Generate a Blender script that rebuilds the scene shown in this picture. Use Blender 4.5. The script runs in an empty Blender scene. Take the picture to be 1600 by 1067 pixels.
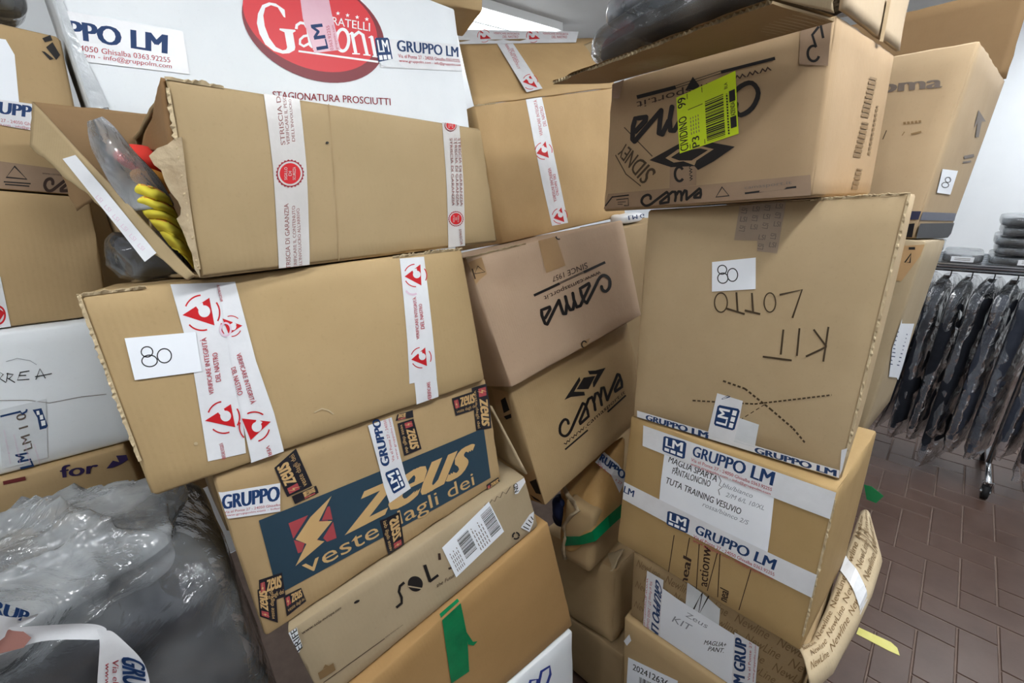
import bpy, bmesh, math, random
from math import sin, cos, pi, radians, hypot
from mathutils import Vector, Matrix, noise
from mathutils.geometry import tessellate_polygon
random.seed(7)
SC = bpy.context.scene
COL = SC.collection

# ------------------------------------------------------------------ camera
CAM = Vector((0, 0, 1.95))
FPX, PITCH, ROLL = 674.95133, 0.36035, -0.05940
_f = Vector((0, cos(PITCH), -sin(PITCH)))
_r = Vector((1, 0, 0))
_u = _r.cross(_f)
RX = cos(ROLL) * _r + sin(ROLL) * _u
UX = -sin(ROLL) * _r + cos(ROLL) * _u
cam = bpy.data.objects.new('camera', bpy.data.cameras.new('camera'))
COL.objects.link(cam)
cam.data.sensor_width = 36
cam.data.lens = FPX / 1600 * 36
cam.data.clip_start = .02
m = Matrix((RX, UX, -_f)).transposed().to_4x4()
m.translation = CAM
cam.matrix_world = m
SC.camera = cam

# ------------------------------------------------------------------ light and exposure
SC.view_settings.view_transform = 'Standard'
SC.view_settings.look = 'None'
SC.view_settings.gamma = 1
SC.view_settings.exposure = 1.08
SC.cycles.transparent_max_bounces = 24
SC.cycles.max_bounces = 10
W = bpy.data.worlds.new('world')
SC.world = W
W.use_nodes = True
W.node_tree.nodes['Background'].inputs[0].default_value = (.8, .87, 1, 1)
W.node_tree.nodes['Background'].inputs[1].default_value = .15
TUBE = 16.0      # radiance of the fluorescent diffusers
CEIL = 3.0
# the room and the piles of boxes share one pair of axes, turned 46 degrees to the view
ET = Vector((cos(radians(-46)), sin(radians(-46)), 0))
EB = Vector((-ET.y, ET.x, 0))
def room(a, b, z): return ET * a + EB * b + Vector((0, 0, z))
# (along ET, along EB, length) of the ceiling luminaires, all running along EB
LIGHTS = [(-2.46, 1.9, 2.2), (-2.46, -1.2, 2.2), (-.25, -.9, 1.5), (.35, .95, 1.5), (1.4, 3.2, 1.5), (.9, 5.2, 2.4), (2.6, 1.0, 1.5), (2.6, 4.0, 1.5), (-.25, 2.9, 1.5)]  # the fixture beside the right wall is added to brighten it

# ------------------------------------------------------------------ colour and materials
def lin(c):
    if isinstance(c, str):
        c = [int(c[i:i + 2], 16) / 255 for i in (0, 2, 4)]
    return tuple(x / 12.92 if x <= .04045 else ((x + .055) / 1.055) ** 2.4 for x in c[:3]) + (1,)
MATS = {}
def flat(name, hexc, rough=.55, spec=.3, metal=0):
    if name in MATS: return MATS[name]
    m = bpy.data.materials.new(name); m.use_nodes = True
    b = m.node_tree.nodes['Principled BSDF']
    b.inputs['Base Color'].default_value = lin(hexc)
    b.inputs['Roughness'].default_value = rough
    b.inputs['Specular IOR Level'].default_value = spec
    b.inputs['Metallic'].default_value = metal
    MATS[name] = m
    return m
def mottled(name, c1, c2, scale=3, rough=.75, spec=.2, bump=.15, bscale=60, stretch=(1, 1, 1), c3=None, flute=0, bdist=.002):
    """two-tone noise material with fine bump; optional corrugation lines along the UV height"""
    if name in MATS: return MATS[name]
    m = bpy.data.materials.new(name); m.use_nodes = True
    N = m.node_tree.nodes; L = m.node_tree.links
    b = N['Principled BSDF']
    b.inputs['Roughness'].default_value = rough
    b.inputs['Specular IOR Level'].default_value = spec
    tc = N.new('ShaderNodeTexCoord'); mp = N.new('ShaderNodeMapping')
    mp.inputs['Scale'].default_value = stretch
    L.new(tc.outputs['Object'], mp.inputs[0])
    n1 = N.new('ShaderNodeTexNoise'); n1.inputs['Scale'].default_value = scale; n1.inputs['Detail'].default_value = 6; n1.inputs['Roughness'].default_value = .6
    L.new(mp.outputs[0], n1.inputs['Vector'])
    cr = N.new('ShaderNodeValToRGB')
    cr.color_ramp.elements[0].position = .3; cr.color_ramp.elements[0].color = lin(c1)
    cr.color_ramp.elements[1].position = .7; cr.color_ramp.elements[1].color = lin(c2)
    L.new(n1.outputs['Fac'], cr.inputs[0])
    out = cr.outputs[0]
    if c3:
        n3 = N.new('ShaderNodeTexNoise'); n3.inputs['Scale'].default_value = 160; n3.inputs['Detail'].default_value = 3
        L.new(tc.outputs['Object'], n3.inputs['Vector'])
        r3 = N.new('ShaderNodeValToRGB'); r3.color_ramp.elements[0].position = .6; r3.color_ramp.elements[1].position = .85
        r3.color_ramp.elements[1].color = (.14, .14, .14, 1)
        L.new(n3.outputs['Fac'], r3.inputs[0])
        mx = N.new('ShaderNodeMixRGB'); mx.inputs[2].default_value = lin(c3)
        L.new(r3.outputs[0], mx.inputs[0]); L.new(out, mx.inputs[1]); out = mx.outputs[0]
    L.new(out, b.inputs['Base Color'])
    n2 = N.new('ShaderNodeTexNoise'); n2.inputs['Scale'].default_value = bscale; n2.inputs['Detail'].default_value = 5
    L.new(tc.outputs['Object'], n2.inputs['Vector'])
    bp = N.new('ShaderNodeBump'); bp.inputs['Strength'].default_value = bump; bp.inputs['Distance'].default_value = bdist
    L.new(n2.outputs['Fac'], bp.inputs['Height'])
    last = bp
    if flute:
        wv = N.new('ShaderNodeTexWave'); wv.bands_direction = 'X'; wv.inputs['Scale'].default_value = 38; wv.inputs['Distortion'].default_value = .4
        L.new(tc.outputs['UV'], wv.inputs['Vector'])
        b2 = N.new('ShaderNodeBump'); b2.inputs['Strength'].default_value = flute; b2.inputs['Distance'].default_value = .0006
        L.new(wv.outputs['Fac'], b2.inputs['Height']); L.new(bp.outputs[0], b2.inputs['Normal']); last = b2
        n4 = N.new('ShaderNodeTexNoise'); n4.inputs['Scale'].default_value = 9; n4.inputs['Detail'].default_value = 4
        L.new(tc.outputs['Object'], n4.inputs['Vector'])
        b3 = N.new('ShaderNodeBump'); b3.inputs['Strength'].default_value = .25; b3.inputs['Distance'].default_value = .01
        L.new(n4.outputs['Fac'], b3.inputs['Height']); L.new(b2.outputs[0], b3.inputs['Normal']); last = b3
    L.new(last.outputs[0], b.inputs['Normal'])
    MATS[name] = m
    return m
def film(name, alpha=.25, tint='e8edf2', rough=.1, bump=.35, bscale=6, gain=1.2):
    """thin clear polythene: mostly see-through, milky in part, glossy on the folds"""
    if name in MATS: return MATS[name]
    m = bpy.data.materials.new(name); m.use_nodes = True
    N = m.node_tree.nodes; L = m.node_tree.links
    N.remove(N['Principled BSDF']); out = N['Material Output']
    tr = N.new('ShaderNodeBsdfTransparent'); tr.inputs[0].default_value = (.97, .98, 1, 1)
    df = N.new('ShaderNodeBsdfDiffuse'); df.inputs[0].default_value = lin(tint)
    tl = N.new('ShaderNodeBsdfTranslucent'); tl.inputs[0].default_value = lin(tint)
    dm = N.new('ShaderNodeMixShader'); dm.inputs[0].default_value = .35
    L.new(df.outputs[0], dm.inputs[1]); L.new(tl.outputs[0], dm.inputs[2])
    gl = N.new('ShaderNodeBsdfGlossy'); gl.inputs['Roughness'].default_value = rough
    tc = N.new('ShaderNodeTexCoord')
    ns = N.new('ShaderNodeTexNoise'); ns.inputs['Scale'].default_value = bscale; ns.inputs['Detail'].default_value = 5; ns.inputs['Distortion'].default_value = 1.2
    L.new(tc.outputs['Object'], ns.inputs['Vector'])
    vo = N.new('ShaderNodeTexVoronoi'); vo.inputs['Scale'].default_value = bscale * 1.1
    va = N.new('ShaderNodeVectorMath'); va.operation = 'MULTIPLY_ADD'; va.inputs[1].default_value = (.12, .12, .12)
    L.new(ns.outputs['Color'], va.inputs[0]); L.new(tc.outputs['Object'], va.inputs[2]); L.new(va.outputs[0], vo.inputs['Vector'])
    ad = N.new('ShaderNodeMath'); ad.operation = 'MULTIPLY_ADD'; ad.inputs[1].default_value = 1.1
    L.new(vo.outputs['Distance'], ad.inputs[0]); L.new(ns.outputs['Fac'], ad.inputs[2])
    bp = N.new('ShaderNodeBump'); bp.inputs['Strength'].default_value = bump; bp.inputs['Distance'].default_value = .035
    L.new(ad.outputs[0], bp.inputs['Height'])
    L.new(bp.outputs[0], gl.inputs['Normal'])
    fr = N.new('ShaderNodeFresnel'); fr.inputs[0].default_value = 1.5; L.new(bp.outputs[0], fr.inputs['Normal'])
    ma = N.new('ShaderNodeMath'); ma.operation = 'MULTIPLY_ADD'; ma.inputs[1].default_value = gain; ma.inputs[2].default_value = .01; ma.use_clamp = True
    L.new(fr.outputs[0], ma.inputs[0])
    n5 = N.new('ShaderNodeTexNoise'); n5.inputs['Scale'].default_value = 7; n5.inputs['Detail'].default_value = 5
    L.new(tc.outputs['Object'], n5.inputs['Vector'])
    mr = N.new('ShaderNodeMapRange'); mr.inputs[1].default_value = .35; mr.inputs[2].default_value = .7; mr.inputs[3].default_value = alpha * .35; mr.inputs[4].default_value = min(1, alpha * 1.7)
    L.new(n5.outputs['Fac'], mr.inputs[0])
    m1 = N.new('ShaderNodeMixShader'); L.new(mr.outputs[0], m1.inputs[0]); L.new(tr.outputs[0], m1.inputs[1]); L.new(dm.outputs[0], m1.inputs[2])
    m2 = N.new('ShaderNodeMixShader'); L.new(ma.outputs[0], m2.inputs[0]); L.new(m1.outputs[0], m2.inputs[1]); L.new(gl.outputs[0], m2.inputs[2])
    L.new(m2.outputs[0], out.inputs['Surface'])
    MATS[name] = m
    return m
def mute(c, k=.2):
    r = [int(c[i:i + 2], 16) for i in (0, 2, 4)]; y = .3 * r[0] + .59 * r[1] + .11 * r[2]
    return ''.join('%02x' % int(round(x + (y - x) * k)) for x in r)
def kraft(name, c1, c2): return mottled(name, mute(c1), mute(c2), 3.5, .72, .25, .12, 90, c3='6d5a3f', flute=.09)
K_TAN = kraft('kraft_tan', 'ae8d5c', 'bb9a68')
K_GOLD = kraft('kraft_gold', 'b28d57', 'c09b64')
K_PINK = kraft('kraft_pink', 'c3a281', 'cfaf8e')
K_GREY = kraft('kraft_grey', 'a38d6a', 'af9a77')
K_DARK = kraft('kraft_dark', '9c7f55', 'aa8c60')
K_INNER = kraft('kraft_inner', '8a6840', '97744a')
K_EDGE = kraft('kraft_edge', 'b7a077', 'c7b187')
CARTON_WHITE = mottled('white_carton', 'dfe5ea', 'e9eef2', 4, .5, .35, .08, 60, c3='b9bfc4')
WHITE = mottled('white_paper', 'e6ebf2', 'eef2f8', 6, .55, .3, .06, 40)
TAPE = mottled('white_tape', 'd6d8dc', 'e4e6ea', 14, .28, .5, .35, 28, bdist=.004)
TAPE_GREY = mottled('grey_tape', 'b9b6b3', 'c7c4c2', 12, .3, .5, .35, 28, bdist=.004)
TAPE_BROWN = mottled('brown_tape', '8c7560', '9b836c', 12, .25, .5, .3, 28, bdist=.004)
TAPE_CLEAR = mottled('clear_tape', 'cdd2d6', 'dfe4e8', 12, .22, .5, .5, 20, bdist=.006)
TAPE_PALE = mottled('pale_brown_tape', 'b08f68', 'b9986f', 12, .3, .45, .2, 28)
TAPE_GREEN = mottled('green_tape', '00693f', '0b8250', 12, .2, .5, .3, 24, bdist=.004)
TAPE_BLACK = mottled('black_tape', '17181f', '23222a', 14, .3, .5, .4, 30, bdist=.004)
TAPE_YELLOW = mottled('yellow_tape', 'd6cf6c', 'e2dc84', 14, .35, .4, .3, 28)
RED = flat('red_ink', 'c01a22'); PINKRED = flat('pale_red_ink', 'd8bfd0'); DKRED = flat('dark_red_ink', '8c1f2a')
TRED = flat('red_tape_text', 'b8505a'); BLUE = flat('blue_ink', '1c3a68'); NAVY = flat('navy_ink', '22333f')
BANNER = mottled('banner_blue', '263c4b', '2d4555', 6, .5, .35, .08, 60)
BLACK = flat('black_ink', '1d1a1a'); DKBROWN = flat('dark_brown_ink', '3a2a22'); GREYINK = flat('grey_ink', '6b6058')
BROWNINK = flat('brown_ink', '7d6443'); PURPLE = flat('purple_ink', '33274f'); INKPEN = flat('pen_ink', '26282c'); PENGREY = flat('pen_grey', '8d929c')
LILAC = mottled('lilac_tape', 'd4a3b4', 'dcb2c2', 12, .3, .5, .3, 28); KLETTER = flat('kraft_letter', 'c9a672')
BRICKRED = flat('brick_red_ink', 'a8474c'); YELLOW = flat('yellow_label', 'c8e01c', .45); LABELWHITE = flat('white_ink', 'f2f4f6')
MARKER = flat('marker_ink', '463827')

# ------------------------------------------------------------------ mesh helpers
def link(name, verts, faces, mats, parent=None, fm=None, smooth=True, uvs=None, origin=None):
    me = bpy.data.meshes.new(name)
    o0 = Vector(origin) if origin is not None else (Vector(parent['_org']) if parent is not None else Vector((0, 0, 0)))
    me.from_pydata([tuple(Vector(v) - o0) for v in verts], [], faces)
    if not isinstance(mats, (list, tuple)): mats = [mats]
    for mt in mats: me.materials.append(mt)
    if fm: me.polygons.foreach_set('material_index', fm)
    if smooth: me.polygons.foreach_set('use_smooth', [True] * len(me.polygons))
    if uvs:
        ul = me.uv_layers.new(name='UVMap')
        for p in me.polygons:
            for li, vi in zip(p.loop_indices, p.vertices): ul.data[li].uv = uvs[vi]
    me.update()
    ob = bpy.data.objects.new(name, me)
    COL.objects.link(ob)
    if parent is not None:
        ob.parent = parent
        ob['_org'] = parent['_org']
    else:
        ob.location = o0
        ob['_org'] = tuple(o0)
    return ob
def tag(o, label, cat, group=None):
    o['label'] = label; o['category'] = cat
    if group: o['group'] = group
    return o
def thing(name, loc, label, cat, group=None):
    o = bpy.data.objects.new(name, None); COL.objects.link(o)
    o.location = loc; o['_org'] = tuple(loc); o.empty_display_size = .05
    return tag(o, label, cat, group)
def solidify(o, t, off=-1):
    md = o.modifiers.new('thickness', 'SOLIDIFY'); md.thickness = t; md.offset = off
    return o
def slab_mesh(a, b, c, d, e, f, name, mat, parent=None, origin=None):
    pass
def boxmesh(p, ax, ay, az, sx, sy, sz):
    """verts, faces of a box centred at p with half sizes"""
    vs = [p + ax * (sx * i) + ay * (sy * j) + az * (sz * k) for k in (-1, 1) for j in (-1, 1) for i in (-1, 1)]
    return vs, [(0, 2, 3, 1), (4, 5, 7, 6), (0, 1, 5, 4), (2, 6, 7, 3), (0, 4, 6, 2), (1, 3, 7, 5)]
def join(parts):
    V, F = [], []
    for v, f in parts:
        n = len(V); V += v; F += [tuple(i + n for i in q) for q in f]
    return V, F
def tube(pts, r, seg=8, closed=False):
    V, F = [], []
    n = len(pts)
    up = Vector((.13, .21, .97))
    for i, p in enumerate(pts):
        a = pts[max(i - 1, 0)]; b = pts[min(i + 1, n - 1)]
        t = (b - a).normalized(); s = t.cross(up)
        if s.length < .1: s = t.cross(Vector((1, 0, 0)))
        s.normalize(); w = t.cross(s)
        for k in range(seg): V.append(p + s * (r * cos(2 * pi * k / seg)) + w * (r * sin(2 * pi * k / seg)))
    for i in range(n - 1):
        for k in range(seg):
            F.append((i * seg + k, i * seg + (k + 1) % seg, (i + 1) * seg + (k + 1) % seg, (i + 1) * seg + k))
    F.append(tuple(range(seg))[::-1]); F.append(tuple((n - 1) * seg + k for k in range(seg)))
    return V, F
Z = Vector((0, 0, 1))
def ray(px, py): return (_f + RX * ((px - 800) / FPX) - UX * ((py - 533.5) / FPX))
def on_plane(px, py, p0, n):
    r = ray(px, py)
    return CAM + r * ((Vector(p0) - CAM).dot(n) / r.dot(n))

# ------------------------------------------------------------------ cardboard boxes
# carton corners in metres, in the order of CN
BOXES = {
    'B': [(-0.5496, 0.5328, 1.5344), (-0.0655, 0.8955, 1.5217), (-0.0936, 0.9254, 1.8179), (-0.571, 0.5689, 1.8379), (-0.7894, 0.8512, 1.4925), (-0.3056, 1.2137, 1.4799), (-0.3334, 1.2432, 1.7727), (-0.8106, 0.8869, 1.7926)],
    'A': [(-0.4447, 0.6246, 1.8399), (-0.0197, 1.0489, 1.8103), (-0.0384, 1.0593, 2.0563), (-0.436, 0.6644, 2.1003), (-0.7279, 0.9042, 1.7971), (-0.3018, 1.3295, 1.7674), (-0.3213, 1.3404, 2.0228), (-0.7189, 0.9454, 2.0669)],
    'Z': [(-0.4838, 0.5598, 1.1886), (-0.0468, 0.9046, 1.2359), (-0.0664, 0.9151, 1.5168), (-0.494, 0.5831, 1.5291), (-0.7282, 0.8733, 1.1515), (-0.2908, 1.2183, 1.1989), (-0.3101, 1.2286, 1.4752), (-0.7382, 0.8963, 1.4875)],
    'S': [(-0.4181, 0.5595, 0.9896), (0.0426, 0.9074, 1.0752), (0.0125, 0.9081, 1.2402), (-0.4467, 0.5662, 1.19), (-0.5989, 0.9227, 0.9689), (-0.194, 1.2285, 1.0442), (-0.2231, 1.2292, 1.2041), (-0.6261, 0.9292, 1.1601)],
    'K': [(-0.345, 0.5554, 0.6864), (0.1376, 0.9451, 0.6361), (0.0697, 0.9187, 1.0769), (-0.3855, 0.5425, 0.9915), (-0.5968, 0.8653, 0.6622), (-0.1141, 1.2551, 0.6119), (-0.1805, 1.2293, 1.0434), (-0.636, 0.8528, 0.9579)],
    'W': [(-0.7917, 0.9606, 2.1006), (-0.0959, 1.6073, 2.0792), (-0.1161, 1.6334, 2.4553), (-0.8108, 0.9957, 2.5429), (-0.9622, 1.1436, 2.0896), (-0.2664, 1.7902, 2.0682), (-0.287, 1.8168, 2.4507), (-0.9815, 1.1793, 2.5383)],
    'M': [(-0.0136, 1.6608, 1.7217), (0.5907, 2.1768, 1.7495), (0.506, 2.1583, 2.2971), (-0.0801, 1.6497, 2.1869), (-0.2232, 1.9141, 1.6631), (0.3815, 2.4304, 1.6909), (0.2915, 2.4108, 2.2725), (-0.2945, 1.9022, 2.1623)],
    'C1': [(-0.0079, 1.0434, 1.4233), (0.4899, 1.5341, 1.446), (0.4266, 1.61, 1.7872), (-0.104, 1.0899, 1.7703), (-0.331, 1.3767, 1.294), (0.1673, 1.8678, 1.3168), (0.0959, 1.9533, 1.7011), (-0.439, 1.429, 1.6841)],
    'C2': [(0.0701, 1.0319, 1.0323), (0.5172, 1.486, 1.0576), (0.4381, 1.5481, 1.4291), (-0.0173, 1.0882, 1.4103), (-0.2027, 1.3061, 0.9284), (0.2445, 1.7603, 0.9537), (0.1662, 1.8218, 1.3215), (-0.2892, 1.3619, 1.3027)],
    'T1': [(0.2582, 1.1714, 1.8557), (0.5546, 0.8091, 1.8881), (0.5529, 0.8245, 2.1695), (0.2712, 1.1693, 2.1478), (0.5724, 1.4278, 1.8333), (0.8693, 1.0648, 1.8657), (0.8676, 1.0808, 2.1574), (0.5859, 1.4256, 2.1356)],
    'T2': [(0.3279, 1.0581, 1.305), (0.6715, 0.7318, 1.3185), (0.7015, 0.7732, 1.8884), (0.3527, 1.1025, 1.8589), (0.6014, 1.3443, 1.2585), (0.9449, 1.0182, 1.272), (0.9761, 1.0611, 1.8631), (0.6271, 1.3905, 1.8336)],
    'T3': [(0.2862, 1.021, 0.8871), (0.6081, 0.6533, 0.9167), (0.6431, 0.701, 1.3204), (0.324, 1.0678, 1.3012), (0.5929, 1.2859, 0.8572), (0.9148, 0.9183, 0.8868), (0.9484, 0.9641, 1.2744), (0.6292, 1.3308, 1.2553)],
    'T4': [(0.3254, 0.9736, 0.6275), (0.6389, 0.6578, 0.635), (0.6376, 0.6629, 0.9124), (0.3238, 0.9787, 0.8875), (0.6234, 1.2696, 0.6282), (0.937, 0.9538, 0.6356), (0.9358, 0.9582, 0.8797), (0.6221, 1.274, 0.8548)],
    'R1': [(0.7411, 1.5088, 1.7629), (1.0316, 1.097, 1.7502), (1.0834, 1.117, 2.181), (0.7909, 1.5314, 2.1929), (1.0716, 1.7435, 1.7153), (1.3622, 1.3317, 1.7027), (1.4136, 1.3516, 2.1305), (1.121, 1.766, 2.1424)],
    'L1': [(-1.2251, 0.5738, 1.7625), (-0.8758, 0.9233, 1.7209), (-0.8475, 0.9514, 1.9608), (-1.1915, 0.6071, 2.0455), (-1.5078, 0.8568, 1.7647), (-1.1585, 1.2063, 1.723), (-1.13, 1.2346, 1.9647), (-1.474, 0.8903, 2.0495)],
    'L2': [(-1.273, 0.5192, 1.4802), (-0.8666, 0.881, 1.4342), (-0.8478, 0.8959, 1.7177), (-1.2541, 0.534, 1.7636), (-1.5389, 0.8179, 1.4811), (-1.1326, 1.1798, 1.4352), (-1.1138, 1.1946, 1.7178), (-1.5201, 0.8327, 1.7638)],
    'L0': [(-1.2217, 0.6214, 2.0509), (-0.8564, 0.9689, 1.9629), (-0.8253, 0.9926, 2.2499), (-1.1926, 0.6434, 2.3185), (-1.4971, 0.9116, 2.0531), (-1.1318, 1.2591, 1.9651), (-1.1003, 1.283, 2.2558), (-1.4676, 0.9339, 2.3244)],
    'G': [(0.1294, 1.1838, 0.6608), (0.2187, 1.1043, 0.6613), (0.2424, 1.1407, 0.8914), (0.1544, 1.2188, 0.8903), (0.2907, 1.3649, 0.6214), (0.38, 1.2854, 0.6219), (0.4031, 1.321, 0.8463), (0.3151, 1.3991, 0.8453)],
    'D': [(0.0616, 1.2897, 0.3159), (0.3038, 1.0816, 0.3339), (0.3204, 1.1245, 0.6451), (0.078, 1.336, 0.6443), (0.2584, 1.5166, 0.2938), (0.5006, 1.3084, 0.3119), (0.5158, 1.3477, 0.5968), (0.2734, 1.5592, 0.596)],
    'E': [(0.0887, 1.2795, 0.0244), (0.3291, 1.0391, 0.0216), (0.3318, 1.0382, 0.3347), (0.0912, 1.2787, 0.3137), (0.2867, 1.4775, 0.0232), (0.5271, 1.2371, 0.0204), (0.5297, 1.2363, 0.3154), (0.2891, 1.4767, 0.2943)],
    'T5': [(0.3186, 0.9663, 0.0124), (0.6508, 0.634, 0.0228), (0.6359, 0.6381, 0.6322), (0.3037, 0.9705, 0.6243), (0.6156, 1.2633, 0.0177), (0.9477, 0.9309, 0.028), (0.933, 0.935, 0.6328), (0.6008, 1.2674, 0.6249)],
    'W2': [(-0.2496, 0.5652, 0.0515), (0.1254, 0.8667, 0.02), (0.1344, 0.9298, 0.6347), (-0.2455, 0.6251, 0.6741), (-0.5013, 0.8754, 0.0234), (-0.1263, 1.1769, -0.0081), (-0.1173, 1.2404, 0.6104), (-0.4971, 0.9357, 0.6498)],
    'L3': [(-1.2908, 0.4752, 1.1562), (-0.882, 0.8432, 1.1562), (-0.882, 0.8432, 1.4343), (-1.2908, 0.4752, 1.4807), (-1.5584, 0.7725, 1.1562), (-1.1497, 1.1405, 1.1562), (-1.1497, 1.1405, 1.4354), (-1.5584, 0.7725, 1.4818)],
    'R2': [(0.6695, 1.43, 1.2078), (0.9878, 1.0449, 1.1957), (1.0436, 1.0706, 1.7471), (0.7242, 1.4578, 1.7641), (0.9754, 1.6843, 1.1649), (1.2937, 1.2992, 1.1529), (1.3493, 1.3248, 1.7014), (1.0299, 1.7119, 1.7183)],
    'U': [(-0.397, 1.517, 2.4828), (-0.0312, 1.6595, 2.4515), (-0.0065, 1.6634, 2.7514), (-0.3729, 1.5207, 2.7826), (-0.4777, 1.7217, 2.4716), (-0.112, 1.8642, 2.4403), (-0.086, 1.8682, 2.7553), (-0.4523, 1.7256, 2.7865)],
    'Y': [(-0.8159, 0.9479, 1.0772), (-0.4202, 1.3088, 1.0772), (-0.4204, 1.3092, 2.086), (-0.8161, 0.9483, 2.0978), (-0.9843, 1.1326, 1.0771), (-0.5887, 1.4935, 1.0771), (-0.5889, 1.4939, 2.075), (-0.9846, 1.133, 2.0868)],
    'X': [(-1.2393, 1.2436, 0.9509), (-0.9633, 1.4937, 0.9509), (-0.9634, 1.4939, 2.05), (-1.2394, 1.2438, 2.05), (-1.3736, 1.3918, 0.9509), (-1.0976, 1.6419, 0.9508), (-1.0977, 1.6421, 2.05), (-1.3737, 1.392, 2.05)],
}
CN = ['FBL', 'FBR', 'FTR', 'FTL', 'KBL', 'KBR', 'KTR', 'KTL']
FACES = {'front': ('FBL', 'FBR', 'FTR', 'FTL'), 'right': ('FBR', 'KBR', 'KTR', 'FTR'), 'left': ('KBL', 'FBL', 'FTL', 'KTL'),
         'back': ('KBR', 'KBL', 'KTL', 'KTR'), 'top': ('FTL', 'FTR', 'KTR', 'KTL'), 'bottom': ('KBL', 'KBR', 'FBR', 'FBL')}
PARAM = {'FBL': (0, 0, 0), 'FBR': (1, 0, 0), 'FTR': (1, 0, 1), 'FTL': (0, 0, 1), 'KBL': (0, 1, 0), 'KBR': (1, 1, 0), 'KTR': (1, 1, 1), 'KTL': (0, 1, 1)}
class Face:
    def __init__(s, q, bulge, rough):
        s.q = q; s.a, s.b, s.c, s.d = q
        s.n = (s.b - s.a).cross(s.d - s.a).normalized()
        s.U = (s.b - s.a).normalized(); s.V = s.n.cross(s.U)
        s.bulge = bulge; s.rough = rough; s.clamp = False
        s.lu = ((s.b - s.a).length + (s.c - s.d).length) / 2; s.lv = ((s.d - s.a).length + (s.c - s.b).length) / 2
    def bil(s, u, v): return s.a * ((1 - u) * (1 - v)) + s.b * (u * (1 - v)) + s.c * (u * v) + s.d * ((1 - u) * v)
    def h(s, u, v, p):
        cu, cv = min(max(u, 0), 1), min(max(v, 0), 1)
        e = max(0, min(cu, 1 - cu, cv, 1 - cv)); e = min(1, e / .12)
        return (s.bulge * (max(0, sin(pi * cu) * sin(pi * cv)) ** .7) + s.rough * e * noise.noise(p * 4.0))
    def surf(s, u, v, off=0):
        p = s.bil(u, v)
        return p + s.n * (s.h(u, v, p) + off)
    def inv(s, p):
        u = v = .5
        for _ in range(6):
            d = p - s.bil(u, v)
            du = (s.b - s.a) * (1 - v) + (s.c - s.d) * v; dv = (s.d - s.a) * (1 - u) + (s.c - s.b) * u
            a11, a12, a22 = du.dot(du), du.dot(dv), dv.dot(dv); b1, b2 = d.dot(du), d.dot(dv)
            D = a11 * a22 - a12 * a12
            u += (b1 * a22 - b2 * a12) / D; v += (a11 * b2 - a12 * b1) / D
        return u, v
    def at(s, px, py, off=.001):
        p = on_plane(px, py, s.a, s.n)
        u, v = s.inv(p)
        if s.clamp: u, v = min(max(u, .003), .997), min(max(v, .003), .997)
        return s.surf(u, v, off)
class Box:
    def __init__(s, key, label, mat, name='cardboard_box', cat='box', group=None, bulge=.004, rough=.0018, open_=(), inner=None, r=.006, edge=None, crumple=.0025):
        s.c = {k: Vector(v) for k, v in zip(CN, BOXES[key])}
        edge = edge or (mat if mat == CARTON_WHITE else K_EDGE)
        base = (s.c['FBL'] + s.c['FBR'] + s.c['KBL'] + s.c['KBR']) / 4
        s.root = thing(name, base, label, cat, group)
        s.f = {}
        for fn, cs in FACES.items():
            s.f[fn] = Face([s.c[k] for k in cs], bulge if fn in ('front', 'left', 'right', 'back') else 0, rough if fn in ('front', 'left', 'right', 'back') else 0)
        for fc in s.f.values(): fc.clamp = True
        V, F, UV, FM, key_of = [], [], [], [], {}
        ctr = sum(s.c.values(), Vector()) / 8
        for fn, cs in FACES.items():
            if fn in open_: continue
            fc = s.f[fn]
            eu, ev = r / fc.lu, r / fc.lv
            us = [0, eu] + [eu + (1 - 2 * eu) * i / 14 for i in range(1, 14)] + [1 - eu, 1]
            vs = [0, ev] + [ev + (1 - 2 * ev) * i / 10 for i in range(1, 10)] + [1 - ev, 1]
            idx = {}
            P = [Vector(PARAM[k]) for k in cs]
            for i, u in enumerate(us):
                for j, v in enumerate(vs):
                    par = P[0] * ((1 - u) * (1 - v)) + P[1] * (u * (1 - v)) + P[2] * (u * v) + P[3] * ((1 - u) * v)
                    ext = [k for k in range(3) if par[k] < 1e-6 or par[k] > 1 - 1e-6]
                    if len(ext) >= 2:
                        kk = tuple(round(x, 5) for x in par)
                        if kk not in key_of:
                            lens = [(s.c['FBR'] - s.c['FBL']).length, (s.c['KBL'] - s.c['FBL']).length, (s.c['FTL'] - s.c['FBL']).length]
                            q = list(par)
                            for k in ext: q[k] += (.29 if len(ext) == 2 else .42) * r / lens[k] * (1 if par[k] < .5 else -1)
                            p = Vector()
                            for cn in CN:
                                w = 1
                                for k in range(3): w *= q[k] if PARAM[cn][k] else 1 - q[k]
                                p += s.c[cn] * w
                            d = (ctr - p).normalized()
                            p = p + d * (crumple * (.3 + noise.noise(p * 22)) + crumple * .8 * noise.noise(p * 60))
                            key_of[kk] = len(V); V.append(p); UV.append((0, 0))
                        idx[i, j] = key_of[kk]
                    else:
                        idx[i, j] = len(V); V.append(fc.surf(u, v)); UV.append((u * fc.lu, v * fc.lv))
            for i in range(len(us) - 1):
                for j in range(len(vs) - 1):
                    F.append((idx[i, j], idx[i + 1, j], idx[i + 1, j + 1], idx[i, j + 1]))
                    worn = (i == 0 or j == 0 or i == len(us) - 2 or j == len(vs) - 2) and noise.noise(V[idx[i, j]] * 16) > .95
                    FM.append(2 if worn else 0)
        s.mat = mat
        s.body = link('carton', V, F, [mat, inner or mat, edge], s.root, FM, uvs=UV)
        if open_:
            md = s.body.modifiers.new('thickness', 'SOLIDIFY'); md.thickness = .006; md.offset = -1
            if inner: md.material_offset = 1
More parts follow.
